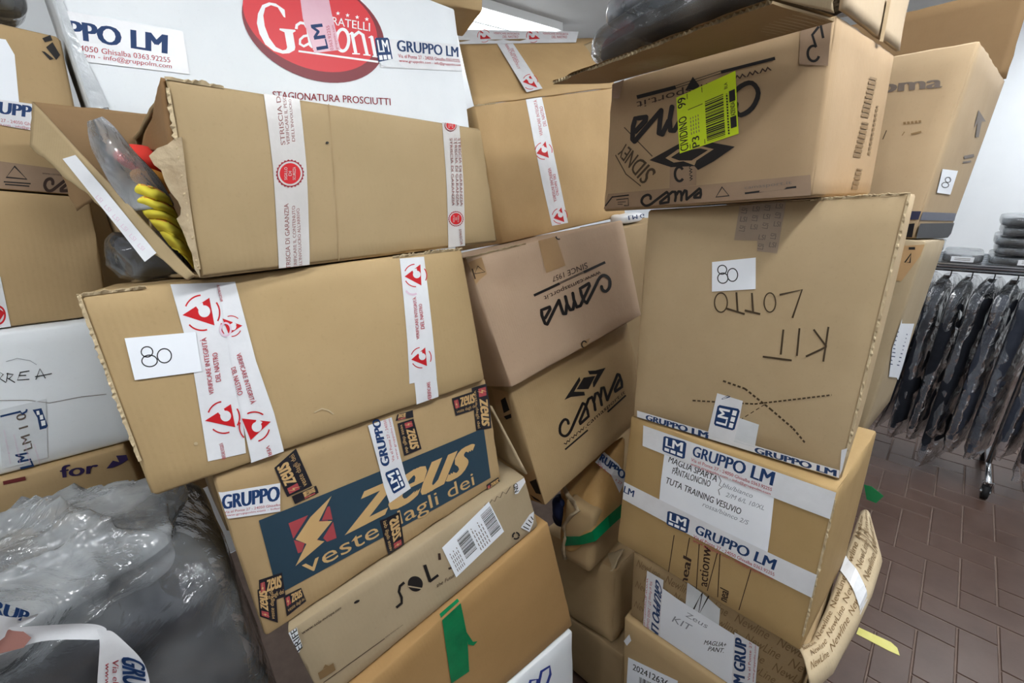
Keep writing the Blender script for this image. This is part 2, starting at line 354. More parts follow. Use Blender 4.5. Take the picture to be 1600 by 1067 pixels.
# ------------------------------------------------------------------ flat print and tape laid on a face
_TXT = {}
def glyphs(txt, bold, shear):
    k = (txt, bold, shear)
    if k not in _TXT:
        c = bpy.data.curves.new('t', 'FONT'); c.body = txt; c.offset = bold; c.shear = shear; c.resolution_u = 3; c.align_x = 'LEFT'
        o = bpy.data.objects.new('t', c); COL.objects.link(o)
        dg = bpy.context.evaluated_depsgraph_get()
        me = bpy.data.meshes.new_from_object(o.evaluated_get(dg))
        vs = [(v.co.x, v.co.y) for v in me.vertices]; fs = [tuple(p.vertices) for p in me.polygons]
        x0 = min(v[0] for v in vs); x1 = max(v[0] for v in vs); y0 = min(v[1] for v in vs); y1 = max(v[1] for v in vs)
        _TXT[k] = ([((x - x0) / (x1 - x0), 1 - (y - y0) / (y1 - y0)) for x, y in vs], fs)
        bpy.data.objects.remove(o); bpy.data.curves.remove(c); bpy.data.meshes.remove(me)
    return _TXT[k]
def homog(q):
    (x0, y0), (x1, y1), (x2, y2), (x3, y3) = q
    dx1, dx2, sx = x1 - x2, x3 - x2, x0 - x1 + x2 - x3
    dy1, dy2, sy = y1 - y2, y3 - y2, y0 - y1 + y2 - y3
    D = dx1 * dy2 - dx2 * dy1
    g = (sx * dy2 - dx2 * sy) / D; h = (dx1 * sy - sx * dy1) / D
    a, b, c = x1 - x0 + g * x1, x3 - x0 + h * x3, x0
    d, e, f = y1 - y0 + g * y1, y3 - y0 + h * y3, y0
    return lambda u, v: ((a * u + b * v + c) / (g * u + h * v + 1), (d * u + e * v + f) / (g * u + h * v + 1))
class Print:
    """collects tape, paper and lettering measured on one face and makes ONE mesh of it"""
    def __init__(s, face, lift=.0012): s.face = face; s.V = []; s.F = []; s.M = []; s.mats = []; s.z = lift; s.n = 0
    def mi(s, m):
        if m not in s.mats: s.mats.append(m)
        return s.mats.index(m)
    def add(s, pts, faces, mat, lift=None):
        off = s.z if lift is None else lift
        n = len(s.V); i = s.mi(mat)
        if s.F and s.M[-1] != i and lift is None: s.z += .00018 if s.z > 0 else -.00018; off = s.z
        s.V += [s.face.at(x, y, off) for x, y in pts]
        for f in faces: s.F.append(tuple(k + n for k in f)); s.M.append(i)
        return s
    def quad(s, q, mat, nu=8, nv=3):
        H = homog(q)
        return s.add([H(i / nu, j / nv) for j in range(nv + 1) for i in range(nu + 1)],
                     [(j * (nu + 1) + i, j * (nu + 1) + i + 1, (j + 1) * (nu + 1) + i + 1, (j + 1) * (nu + 1) + i) for j in range(nv) for i in range(nu)], mat)
    def strip(s, prs, mat, sub=5):
        """pairs (left point, right point) along a tape"""
        for k in range(len(prs) - 1):
            (a, b), (d, c) = prs[k], prs[k + 1]
            s.quad([a, b, c, d], mat, 2, sub)
        return s
    def poly(s, pts, mat):
        if max(max(a[0] for a in pts) - min(a[0] for a in pts), max(a[1] for a in pts) - min(a[1] for a in pts)) < 40:
            return s.add(pts, [tuple(range(len(pts)))], mat)
        P = list(pts); T = [tuple(t) for t in tessellate_polygon([[Vector((x, y, 0)) for x, y in pts]])]; mid = {}
        for _ in range(6):                # split long triangles so that the sheet follows the board
            N_ = []; more = False
            for t in T:
                L_ = [(hypot(P[t[k]][0] - P[t[(k + 1) % 3]][0], P[t[k]][1] - P[t[(k + 1) % 3]][1]), k) for k in range(3)]
                l, k = max(L_)
                if l < 24: N_.append(t); continue
                more = True; a, b, c = t[k], t[(k + 1) % 3], t[(k + 2) % 3]; e = (min(a, b), max(a, b))
                if e not in mid: mid[e] = len(P); P.append(((P[a][0] + P[b][0]) / 2, (P[a][1] + P[b][1]) / 2))
                N_ += [(a, mid[e], c), (mid[e], b, c)]
            T = N_
            if not more: break
        return s.add(P, T, mat)
    def text(s, txt, q, mat, bold=0, shear=0):
        vs, fs = glyphs(txt, 0, shear); H = homog(q)
        e = bold / (.62 * len(txt))
        for du in ((-e, 0, e) if e else (0,)):
            s.add([H(e + u * (1 - 2 * e) + du, v) for u, v in vs], fs, mat)
        return s
    def disc(s, c, rx, ry, mat, rot=0, n=28, wob=0):
        P = []
        for i in range(n):
            t = 2 * pi * i / n; k = 1 + wob * (1 if i % 2 else -1)
            x, y = rx * k * cos(t), ry * k * sin(t)
            P.append((c[0] + x * cos(rot) - y * sin(rot), c[1] + x * sin(rot) + y * cos(rot)))
        return s.poly(P, mat)
    def stroke(s, pts, w, mat, w2=None, close=False):
        """a pen or marker line of width w (tapering to w2)"""
        P = list(pts) + ([pts[0]] if close else [])
        n = len(P); L, R = [], []
        for i, p in enumerate(P):
            a = P[i - 1] if i else (P[-2] if close else P[0]); b = P[i + 1] if i < n - 1 else (P[1] if close else P[-1])
            dx, dy = b[0] - a[0], b[1] - a[1]; l = hypot(dx, dy) or 1
            ww = (w if w2 is None else w + (w2 - w) * i / (n - 1)) / 2
            L.append((p[0] - dy / l * ww, p[1] + dx / l * ww)); R.append((p[0] + dy / l * ww, p[1] - dx / l * ww))
        return s.add(L + R, [(i, i + 1, n + i + 1, n + i) for i in range(n - 1)], mat)
    def arc(s, c, rx, ry, a0, a1, w, mat, n=16):
        return s.stroke([(c[0] + rx * cos(radians(a0 + (a1 - a0) * i / n)), c[1] + ry * sin(radians(a0 + (a1 - a0) * i / n))) for i in range(n + 1)], w, mat)
    def ring(s, c, rx, ry, w, mat, n=24):
        return s.stroke([(c[0] + rx * cos(2 * pi * i / n), c[1] + ry * sin(2 * pi * i / n)) for i in range(n)], w, mat, close=True)
    def dashes(s, pts, w, mat, dash=6, gap=4):
        for k in range(len(pts) - 1):
            a, b = pts[k], pts[k + 1]; l = hypot(b[0] - a[0], b[1] - a[1]); t = 0
            while t < l:
                e = min(t + dash, l)
                s.stroke([(a[0] + (b[0] - a[0]) * t / l, a[1] + (b[1] - a[1]) * t / l), (a[0] + (b[0] - a[0]) * e / l, a[1] + (b[1] - a[1]) * e / l)], w, mat)
                t += dash + gap
        return s
    def barcode(s, q, mat, n=30, seed=1):
        H = homog(q); rnd = random.Random(seed); x = 0
        while x < 1:
            w = rnd.choice((.012, .02, .035)); e = min(1, x + w)
            s.add([H(x, 0), H(e, 0), H(e, 1), H(x, 1)], [(0, 1, 2, 3)], mat)
            x = e + rnd.choice((.012, .02, .03))
        return s
    def build(s, name, parent):
        o = link(name, s.V, s.F, s.mats, parent, s.M, smooth=False)
        return o
def tri_logo(p, A, B, C, red=None, white=None):
    """red triangle with a white comma, broken ring round it (guarantee tape)"""
    red = red or RED; white = white or TAPE
    cx, cy = (A[0] + B[0] + C[0]) / 3, (A[1] + B[1] + C[1]) / 3
    S = (hypot(B[0] - A[0], B[1] - A[1]) + hypot(C[0] - B[0], C[1] - B[1]) + hypot(A[0] - C[0], A[1] - C[1])) / 3
    for a0 in (0, 1, 2):
        v = (A, B, C)[a0]
        an = math.degrees(math.atan2(v[1] - cy, v[0] - cx))
        p.arc((cx, cy), S * .56, S * .56, an + 28, an + 92, S * .05, red, 10)
    p.poly([A, B, C], red)
    a, b = .417, .329
    ox, oy = A[0] + a * (B[0] - A[0]) + b * (C[0] - A[0]), A[1] + a * (B[1] - A[1]) + b * (C[1] - A[1])
    p.disc((ox, oy), S * .19, S * .19, white)
    mx, my = A[0] + .62 * (B[0] - A[0]), A[1] + .62 * (B[1] - A[1])
    p.stroke([(ox, oy), ((ox + mx) / 2 - S * .02, (oy + my) / 2), (mx, my)], S * .17, white, S * .24)
def seal(p, c, r, rot=0):
    p.disc(c, r * 1.18, r * 1.18, DKRED, 0, 48, .045); p.disc(c, r * 1.05, r * 1.05, TAPE_GREY, 0, 32); p.disc(c, r * .9, r * .9, RED, 0, 32)
    for k, t in enumerate(('SIGILLO', 'DI', 'SICUREZZA')):
        x = c[0] - r * .5 + k * r * .36; hh = r * (.55 if k != 1 else .2)
        p.text(t, [(x, c[1] + hh), (x, c[1] - hh), (x + r * .25, c[1] - hh), (x + r * .25, c[1] + hh)], TAPE_GREY)
LOGO = [[(.192, .52), (.193, .70), (.155, .86), (.088, .724), (.06, .362), (.105, .045), (.175, .05), (.268, .356), (.355, .658), (.44, .94)],
        [(.44, .94), (.464, .79), (.469, .422), (.46, .102), (.334, .059), (.335, .194), (.445, .598), (.526, .917)],
        [(.526, .917), (.575, .889), (.579, .477), (.565, .147)], [(.585, .608), (.627, .901), (.662, .865), (.674, .528), (.664, .135)],
        [(.682, .552), (.727, .936), (.757, .874), (.755, .521), (.752, .155)],
        [(.752, .155), (.974, .981), (.995, .89), (.997, .458), (.981, .21), (.882, .246), (.885, .362), (.972, .649)]]
def script_logo(p, q, mat, w):
    """heavy monoline script word, drawn stroke by stroke; q = text-frame corners TL,TR,BR,BL"""
    H = homog(q)
    for si, st in enumerate(LOGO):
        pts = []
        for k in range(len(st) - 1):      # light smoothing
            a = st[max(k - 1, 0)]; b = st[k]; c = st[k + 1]; d = st[min(k + 2, len(st) - 1)]
            for t in (0, .33, .66):
                g = lambda i: .5 * (2 * b[i] + (c[i] - a[i]) * t + (2 * a[i] - 5 * b[i] + 4 * c[i] - d[i]) * t * t + (3 * b[i] - a[i] - 3 * c[i] + d[i]) * t ** 3)
                pts.append((g(0), g(1)) if si == 0 else (b[0] + (c[0] - b[0]) * t, b[1] + (c[1] - b[1]) * t))
        pts.append(st[-1])
        P = [H(x, 1 - y) for x, y in pts]
        p.stroke(P, w, mat)
        for k in (range(0, len(P), 3) if si else (0, len(P) - 1)): p.disc(P[k], w / 2, w / 2, mat, 0, 10)
def lm_tape_text(p, top, red1=None, red2=None, txt='GRUPPO LM', bold=.035):
    p.text(txt, top, BLUE, bold, .12)
    if red1: p.text('Via el Ponte 27 - 24050 Ghisalba 0363.92255', red1, TRED, .01)
    if red2: p.text('www.gruppolm.com - info@gruppolm.com', red2, TRED, .01)
def lm_block(p, q, txt=True, rot=False):
    H = homog(q)
    p.poly([H(*t) for t in ((.08, 0), (.92, 0), (1, .08), (1, .92), (.92, 1), (.08, 1), (0, .92), (0, .08))], BLUE)
    p.text('LM', [H(.12, .1), H(.88, .1), H(.88, .6), H(.12, .6)], LABELWHITE, .03)
    for k in range(3): p.quad([H(.1 + .29 * k, .72), H(.32 + .29 * k, .72), H(.32 + .29 * k, .9), H(.1 + .29 * k, .9)], LABELWHITE, 1, 1)
def plate(name, a, b, c, d, mat, parent, th=.006, jag=0, curl=0, seed=0, nu=24, nv=8, inner=None, jag_edges='dlr'):
    """a board flap a-b (hinge) c-d (free edge), torn edges jittered; returns the object"""
    n = (b - a).cross(d - a).normalized(); V, F, UV = [], [], []
    for j in range(nv + 1):
        for i in range(nu + 1):
            u, v = i / nu, j / nv
            p = a * ((1 - u) * (1 - v)) + b * (u * (1 - v)) + c * (u * v) + d * ((1 - u) * v)
            p = p + n * (curl * v * v + .004 * noise.noise(p * 9 + Vector((seed, 0, 0))))
            if jag:
                if j == nv: p += (d - a).normalized() * jag * noise.noise(p * 45 + Vector((seed, 3, 1)))
                if i in (0, nu): p += (b - a).normalized() * jag * noise.noise(p * 45 + Vector((seed, 7, 2)))
            V.append(p); UV.append((u * (b - a).length, v * (d - a).length))
    for j in range(nv):
        for i in range(nu): F.append((j * (nu + 1) + i, j * (nu + 1) + i + 1, (j + 1) * (nu + 1) + i + 1, (j + 1) * (nu + 1) + i))
    o = link(name, V, F, [mat, inner or mat], parent, uvs=UV)
    md = o.modifiers.new('thickness', 'SOLIDIFY'); md.thickness = th; md.offset = 0; md.material_offset = 1 if inner else 0
    return o
def fray(bx, k0, k1, t0, t1, hgt=.008, n=40, seed=1, out=None):
    """torn paper standing along a crushed edge"""
    rnd = random.Random(seed); a, b = bx.c[k0], bx.c[k1]; up = (bx.f['front'].n * .5 + Z).normalized() if out is None else out
    V, F = [], []
    for i in range(n + 1):
        q = a + (b - a) * (t0 + (t1 - t0) * i / n) - up * .003
        e = min(1, 5 * min(i / n, 1 - i / n) + .15)
        V += [q + bx.f['front'].n * .001, q + up * (.0035 + hgt * .45 * e * rnd.random() ** 2) + bx.f['front'].n * (.004 * (rnd.random() - .3))]
    for i in range(n): F.append((2 * i, 2 * i + 2, 2 * i + 3, 2 * i + 1))
    o = link('frayed_edge', V, F, K_EDGE, bx.root, smooth=False); solidify(o, .0015, 0)
class Plane(Face):
    """a flat face through three or four points, for print on flaps and loose sheets"""
    def __init__(s, a, b, c, d): super().__init__([Vector(x) for x in (a, b, c, d)], 0, 0)
def blob(name, c, ax, ay, az, hx, hy, hz, mat, parent=None, e=.35, nx=36, ny=18, amp=.01, fr=9, seed=0, fold=None, origin=None):
    """a soft rounded block (superellipsoid) with noise; fold(p, n) adds more"""
    V, F = [], []
    sg = lambda x, k: math.copysign(abs(x) ** k, x)
    for j in range(ny + 1):
        ph = -pi / 2 + pi * j / ny
        for i in range(nx):
            t = 2 * pi * i / nx
            x, y, z = sg(cos(ph), e) * sg(cos(t), e), sg(cos(ph), e) * sg(sin(t), e), sg(sin(ph), e)
            p = c + ax * (hx * x) + ay * (hy * y) + az * (hz * z)
            n = (ax * x + ay * y + az * z).normalized()
            p = p + n * (amp * noise.noise(p * fr + Vector((seed, 0, 0))))
            if fold: p = p + n * fold(p)
            V.append(p)
    for j in range(ny):
        for i in range(nx): F.append((j * nx + i, j * nx + (i + 1) % nx, (j + 1) * nx + (i + 1) % nx, (j + 1) * nx + i))
    return link(name, V, F, mat, parent, origin=origin)
def ridged(p, s, seed=0):
    q = p * s + Vector((seed, seed * .7, 1.3))
    q = q + .6 * noise.noise_vector(q * .6)
    return 1 - abs(noise.noise(q)) * 2.2

# ================================================================== the setting
def struct(name, V, F, mat, parent=None, smooth=False):
    o = link(name, V, F, mat, parent, smooth=smooth)
    if parent is None: o['kind'] = 'structure'
    return o
PAINT = mottled('wall_paint', 'e6ebef', 'edf1f5', 2, .7, .25, .05, 50)
CEILP = mottled('ceiling_paint', 'c2c2c0', 'cac9c7', 2, .8, .2, .04, 40)
A0, A1, B0, B1 = -2.6, 4.2, -3.2, 6.3
def slab(a0, a1, b0, b1, z0, z1):
    return boxmesh(room((a0 + a1) / 2, (b0 + b1) / 2, (z0 + z1) / 2), ET, EB, Z, (a1 - a0) / 2, (b1 - b0) / 2, (z1 - z0) / 2)
struct('wall_left', *slab(A0 - .15, A0, B0, B1, 0, CEIL), PAINT)
struct('wall_right', *slab(A0, A1, B1, B1 + .15, 0, CEIL), PAINT)
struct('wall_front', *slab(A1, A1 + .15, B0, B1, 0, CEIL), PAINT)
struct('wall_back', *slab(A0, A1, B0 - .15, B0, 0, CEIL), PAINT)
struct('ceiling', *slab(A0 - .15, A1 + .15, B0 - .15, B1 + .15, CEIL, CEIL + .1), CEILP)
struct('trim_1', *slab(A0, A0 + .02, B0, B1, CEIL - .05, CEIL), flat('dark_trim', '6e7072'))
# floor: fired-clay tiles laid herringbone on grout
TILE = mottled('clay_tile', '4b3830', '5a463d', 5, .38, .4, .12, 25, bdist=.003, c3='3f302a')
GROUT = mottled('grout', '6f6058', '7b6b62', 20, .8, .2, .2, 80)
V, F, M = [], [], []
w = .125; g = .0028
def tile(x, y, sx, sy):
    n = len(V)
    z0 = 0.0
    for dx, dy, zz in ((g, g, z0 - .004), (sx - g, g, z0 - .004), (sx - g, sy - g, z0 - .004), (g, sy - g, z0 - .004),
                       (2 * g, 2 * g, z0), (sx - 2 * g, 2 * g, z0), (sx - 2 * g, sy - 2 * g, z0), (2 * g, sy - 2 * g, z0)):
        V.append(room(x + dx, y + dy, zz))
    F.extend([(n + 4, n + 5, n + 6, n + 7), (n, n + 1, n + 5, n + 4), (n + 1, n + 2, n + 6, n + 5), (n + 2, n + 3, n + 7, n + 6), (n + 3, n, n + 4, n + 7)])
    M.extend([0] * 5)
for i in range(-40, 60):
    for j in range(-20, 40):
        # herringbone unit: one tile along ET, one along EB
        x = (i + j * 1) * w + j * w; y = (i - j) * w + j * 0 - j * w
        x, y = i * w + 2 * j * w, i * w - 2 * j * w
        for (tx, ty, sx, sy) in ((x, y, 2 * w, w), (x, y + w, w, 2 * w)):
            if -1.2 < tx < 2.6 and .4 < ty < 6.2: tile(tx, ty, sx, sy)
n = len(V)
for a, b in ((A0, B0), (A1, B0), (A1, B1), (A0, B1)): V.append(room(a, b, -.004))
for a, b in ((A0, B0), (A1, B0), (A1, B1), (A0, B1)): V.append(room(a, b, -.12))
F += [(n, n + 1, n + 2, n + 3), (n + 7, n + 6, n + 5, n + 4)]; M += [1, 1]
fl = link('floor', V, F, [TILE, GROUT], None, M, smooth=False); fl['kind'] = 'structure'
# plain floor of the same clay where the piles and the camera stand
# ceiling luminaires: white trough and a glowing diffuser each
EM = bpy.data.materials.new('diffuser_glow'); EM.use_nodes = True
_b = EM.node_tree.nodes['Principled BSDF']; _b.inputs['Emission Color'].default_value = (.95, .98, 1, 1); _b.inputs['Emission Strength'].default_value = TUBE
_b.inputs['Base Color'].default_value = (.9, .9, .9, 1)
LW = flat('luminaire_white', 'e4e6e6', .4)
LLAB = ['long fluorescent ceiling light above the left back wall, glowing over the cardboard boxes',
        'long fluorescent ceiling light further along the left wall, above the top left boxes', 'ceiling light furthest behind the viewer over the aisle',
        'ceiling light over the aisle to the right of the viewer', 'ceiling light between the right stack and the garment rack', 'ceiling light nearest the white right wall',
        'ceiling light on the far right side of the aisle', 'ceiling light on the far right side beyond the rack end', 'ceiling light over the boxes behind the right stack']
EM2 = EM.copy(); EM2.name = 'dim_diffuser_glow'; EM2.node_tree.nodes['Principled BSDF'].inputs['Emission Strength'].default_value = TUBE * .3  # emission lowered so the left wall and right carton sides stay darker
EM3 = EM.copy(); EM3.name = 'bright_diffuser_glow'; EM3.node_tree.nodes['Principled BSDF'].inputs['Emission Strength'].default_value = TUBE * 1.7  # emission raised to brighten the right wall and shade the right stack
for (a, b, ln), lab in zip(LIGHTS, LLAB):
    o = thing('ceiling_light', room(a, b, CEIL), lab, 'ceiling light', 'fluorescent ceiling lights')
    link('housing', *slab(a - .09, a + .09, b - ln / 2, b + ln / 2, CEIL - .05, CEIL), LW, o, smooth=False)
    link('diffuser', *slab(a - .06, a + .06, b - ln / 2 + .03, b + ln / 2 - .03, CEIL - .075, CEIL - .05), EM2 if a < -2 or a > 2 else EM3 if (a, b) in ((.35, .95), (.9, 5.2)) else EM, o, smooth=False)

# ================================================================== the piles of boxes
S1, S2, SB, ST = 'boxes of the front left stack', 'boxes of the right stack', 'boxes of the far left stack', 'boxes of the middle stack'
# ---- far left stack
L0 = Box('L0', 'brown carton with a large white paper and clear tape, topmost of the far left stack', K_TAN, group=SB)
f = L0.f['front']; p = Print(f)
p.poly([(-40, 55), (9, 62), (23, 86), (30, 160), (33, 172), (-40, 165)], WHITE)
p.build('paper_label', L0.root)
p = Print(f, .002)
p.quad([(-60, 148), (52, 163), (72, 208), (-60, 185)], TAPE, 10, 3)
p.text('GRUPP', [(-42, 153), (50, 166), (51, 185), (-42, 172)], BLUE, .055, .1)
p.text('Via el Ponte 27 - 24050 Ghisalba', [(-40, 180), (64, 194), (65, 199), (-40, 185)], TRED)
p.text('www.gruppolm.com - info@gruppolm', [(-40, 187), (66, 201), (67, 206), (-40, 192)], TRED)
p.build('tape', L0.root)
p = Print(f)
p.poly([(66, 60), (78, 52), (82, 63), (70, 66)], BLACK); p.poly([(72, 74), (82, 66), (94, 86), (88, 94)], BLACK); p.poly([(65, 80), (70, 81), (84, 92), (78, 94)], BLACK)
p.build('printed_logo', L0.root)
p = Print(f)
p.quad([(-30, 248), (136, 270), (150, 306), (-30, 292)], TAPE_BROWN, 10, 3)
p.stroke([(10, 277), (23, 260), (42, 280)], 3, BLACK, close=True)
p.stroke([(6, 284), (48, 287)], 2, BLACK); p.stroke([(8, 288), (46, 291)], 2, BLACK)
script_logo(p, [(64, 275), (150, 282), (150, 302), (64, 298)], DKBROWN, 5)
p.text('www.camasport.it', [(66, 269), (110, 273), (110, 277), (66, 273)], DKBROWN)
p.build('printed_tape', L0.root)
L1 = Box('L1', 'plain brown carton below the paper-labelled one, second from the top of the far left stack', K_TAN, group=SB)
p = Print(L1.f['front'])
p.strip([[(-20, 430), (1, 432)], [(-10, 518), (18, 514)]], TAPE, 5)
p.ring((-3, 492), 11, 14, 3, RED); p.poly([(-4, 480), (8, 488), (-2, 503)], RED)
p.build('tape', L1.root)
L2 = Box('L2', 'white carton with handwritten letters and vertical tape, low in the far left stack', CARTON_WHITE, group=SB)
p = Print(L2.f['front'])
X = lambda a: [(x / 4, 534 + y / 4) for x, y in a]
p.stroke(X([(-30, 245), (0, 185), (22, 200), (0, 225), (40, 250)]), 1.5, INKPEN)
p.stroke(X([(50, 190), (42, 245)]), 1.5, INKPEN); p.stroke(X([(42, 195), (85, 200), (60, 225), (48, 222), (95, 250)]), 1.5, INKPEN)
for st in ([(130, 185), (110, 235), (185, 230)], [(125, 188), (185, 178)], [(118, 208), (165, 205)], [(225, 232), (250, 165), (285, 225)], [(220, 215), (325, 195)], [(-20, 240), (0, 250)]): p.stroke(X(st), 1.5, INKPEN)
p.stroke(X([(40, 120), (110, 100), (190, 115), (230, 140)]), .8, PENGREY)
p.build('handwriting', L2.root)
p = Print(L2.f['front'])
p.strip([[(-4, 640), (72, 622)], [(4, 732), (75, 714)]], TAPE_CLEAR, 6)
p.poly(X([(205, 420), (260, 410), (300, 520), (290, 535), (250, 545), (235, 470)]), BLUE)
for a in ([(228, 428), (245, 425), (250, 450), (233, 452)], [(248, 455), (268, 450), (272, 478), (253, 482)], [(256, 490), (282, 485), (286, 515), (262, 522)]): p.poly(X(a), LABELWHITE)
p.text('LM', [X([(130, 795)])[0], X([(95, 700)])[0], X([(175, 685)])[0], X([(215, 775)])[0]], BLUE, .03)
p.text('LM 1 0', [X([(150, 680)])[0], X([(100, 450)])[0], X([(160, 435)])[0], X([(205, 660)])[0]], GREYINK, .02)
p.stroke(X([(5, 460), (130, 430), (140, 445), (165, 430), (170, 415)]), 3, BLUE)
for k in range(4): p.text('www.gruppolm.com', [X([(60 + k * 62, 760 + k * 5)])[0], X([(20 + k * 62, 545 + k * 30)])[0], X([(36 + k * 62, 542 + k * 30)])[0], X([(76 + k * 62, 757 + k * 5)])[0]], PINKRED)
p.build('tape', L2.root)
p = Print(L2.f['front'])
p.stroke(X([(-10, 362), (170, 360), (310, 378), (510, 340), (665, 325)]), .8, GREYINK); p.build('crease', L2.root)
L3 = Box('L3', 'brown carton with purple lettering under the white carton in the far left stack', K_TAN, group=SB)
p = Print(L3.f['front'])
p.text('for', [X([(370, 775)])[0], X([(620, 735)])[0], X([(608, 815)])[0], X([(380, 850)])[0]], PURPLE, .04)
p.poly(X([(665, 790), (705, 740), (745, 750), (725, 710), (790, 705), (800, 735), (762, 760), (705, 785)]), PURPLE)
p.stroke(X([(20, 880), (160, 850)]), 6, flat('maroon_ink', '6b2c2c')); p.build('printed_logo', L3.root)

# ---- the white carton behind
WB = Box('W', 'large white carton with a red oval emblem, behind the open carton at upper left', CARTON_WHITE, group='boxes of the back row')
f = WB.f['front']
p = Print(f)
ell = lambda c, rx, ry, r, mat: p.disc(c, rx, ry, mat, r, 60)
ell((488.5, 45), 117, 77, .425, flat('emblem_maroon', '7d2a33', .4)); ell((483.5, 35), 111, 70, .43, flat('emblem_red', 'd6353d', .4))
LW_ = LABELWHITE
# serif letters of the emblem
X = lambda a: [(370 + x / 6.667, y / 6.667) for x, y in a]
p.poly(X([(500, 192), (492, 110), (400, 45), (330, 33), (260, 60), (215, 150), (203, 250), (230, 360), (290, 470), (380, 540), (470, 567), (540, 562), (595, 530), (602, 500), (578, 350), (607, 332), (600, 318), (440, 303), (437, 320), (490, 345), (517, 500), (507, 525), (470, 532), (400, 497), (330, 400), (285, 280), (270, 170), (290, 90), (350, 62), (420, 85), (482, 185)]), LW_)
p.stroke(X([(612, 310), (618, 270), (655, 245), (700, 252), (730, 300), (745, 400), (760, 480), (785, 500)]), 4.6, LW_); p.stroke(X([(742, 375), (690, 385), (652, 420), (650, 465), (690, 490), (755, 455)]), 4, LW_)
for x in (755, 850): p.stroke(X([(x, 165), (x + 62, 515)]), 5, LW_); p.stroke(X([(x - 25, 185), (x + 5, 168)]), 2, LW_); p.stroke(X([(x + 30, 520), (x + 95, 522)]), 2, LW_)
p.ring(X([(1095, 425)])[0], 9.5, 17, 5, LW_)
p.stroke(X([(1190, 345), (1232, 560)]), 5, LW_); p.stroke(X([(1205, 385), (1262, 340), (1305, 370), (1350, 575)]), 5, LW_); p.stroke(X([(1195, 565), (1275, 568)]), 2, LW_); p.stroke(X([(1310, 575), (1385, 582)]), 2, LW_); p.stroke(X([(1165, 365), (1195, 340)]), 2, LW_)
p.stroke(X([(1395, 385), (1435, 590)]), 5, LW_); p.stroke(X([(1365, 400), (1400, 380)]), 2, LW_); p.stroke(X([(1405, 592), (1470, 600)]), 2, LW_)
p.stroke(X([(635, 540), (1465, 650)]), 3, LW_)
for x, y in ((511, 19), (527, 22), (542, 25), (557, 28), (572, 31)):
    p.poly([(x + (3.6 if k % 2 == 0 else 1.5) * sin(pi * k / 5), y - (3.6 if k % 2 == 0 else 1.5) * cos(pi * k / 5)) for k in range(10)], LW_)
p.text('FRATELLI', [(511, 26), (577, 37), (577, 50), (511, 38)], LW_, .01)
p.build('oval_emblem', WB.root)
p = Print(f); p.text('STAGIONATURA PROSCIUTTI', [(425, 143), (609, 154), (610, 165), (425, 154)], DKRED, .01); p.build('printed_text', WB.root)
p = Print(f, .002)
p.strip([[(467, -10), (510, -14)], [(472, 30), (517, 22)], [(490, 84), (531, 79)]], LILAC, 4)
p.text('LM', [(494, 80), (484, 40), (502, 38), (512, 77)], BLUE, .03); p.text('0363.92255', [(515, 80), (508, 42), (513, 41), (520, 79)], TRED); p.text('gruppolm.com', [(523, 79), (516, 41), (521, 40), (528, 78)], TRED)
p.build('tape', WB.root)
p = Print(f, .002)
p.quad([(585, 60), (717, 70), (727, 112), (594, 106)], TAPE, 10, 3)
lm_block(p, [(584, 60), (606, 60), (613, 97), (590, 99)])
lm_tape_text(p, [(617, 63), (715, 74), (717, 90), (620, 81)], [(620, 85), (717, 93), (718, 98), (621, 91)], [(622, 93), (719, 100), (719, 105), (622, 99)])
p.poly([(590, 98), (612, 93), (632, 107), (600, 105)], TAPE_CLEAR)
p.build('tape', WB.root)
p = Print(f, .002)
p.quad([(60, 10), (285, 50), (296, 117), (90, 92)], TAPE, 12, 4)
p.text('PPO LM', [(101, 31), (262, 56), (264, 86), (107, 61)], BLUE, .055, .08)
p.text('24050 Ghisalba 0363.92255', [(117, 70), (265, 91), (266, 99), (117, 79)], TRED, .01)
p.text('.com - info@gruppolm.com', [(121, 81), (268, 101), (268, 110), (121, 91)], TRED, .01)
p.build('tape', WB.root)
p = Print(f, .003)
p.strip([[(70, -20), (90, -22)], [(95, 45), (112, 40)], [(118, 100), (136, 96)], [(143, 172), (171, 168)]], mottled('silver_film', '9fa6ab', 'd5dade', 9, .15, .6, .8, 16, bdist=.008), 8)
p.build('clear_tape', WB.root)
p = Print(f); p.stroke([(136, 100), (170, 172)], 1.5, GREYINK); p.build('crease', WB.root)
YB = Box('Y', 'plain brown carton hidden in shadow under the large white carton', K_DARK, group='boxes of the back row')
XB = Box('X', 'plain brown carton at the very back, in the dark slit beside the far left stack', K_DARK, group='boxes of the back row')  # added to close a bright gap onto the wall
UB = Box('U', 'brown carton whose corner juts out on top of the large white carton', K_TAN, group='boxes of the back row')

# ---- middle stack
MB = Box('M', 'brown carton bulging at its top with red-logo tape, topmost of the middle stack', K_GOLD, group=ST)
f = MB.f['front']; p = Print(f)
p.strip([[(821, 155), (846, 151)], [(832, 217), (859, 216)], [(846, 286), (873, 284)], [(862, 353), (887, 348)]], TAPE, 6)
p.text('VERIFICARE INTEGRITÀ', [(841, 213), (832, 157), (838, 156), (847, 212)], TRED, .015); p.text('DEL NASTRO', [(848, 198), (842, 167), (847, 166), (853, 197)], TRED, .015)
tri_logo(p, (837, 240), (851, 221), (856, 247)); tri_logo(p, (864, 341), (876, 324), (881, 347))
p.text('VERIFICARE INTEGRITÀ', [(860, 262), (869, 314), (864, 316), (854, 263)], TRED, .015); p.text('DEL NASTRO', [(866, 272), (872, 305), (868, 306), (862, 273)], TRED, .015)
p.build('tape', MB.root)
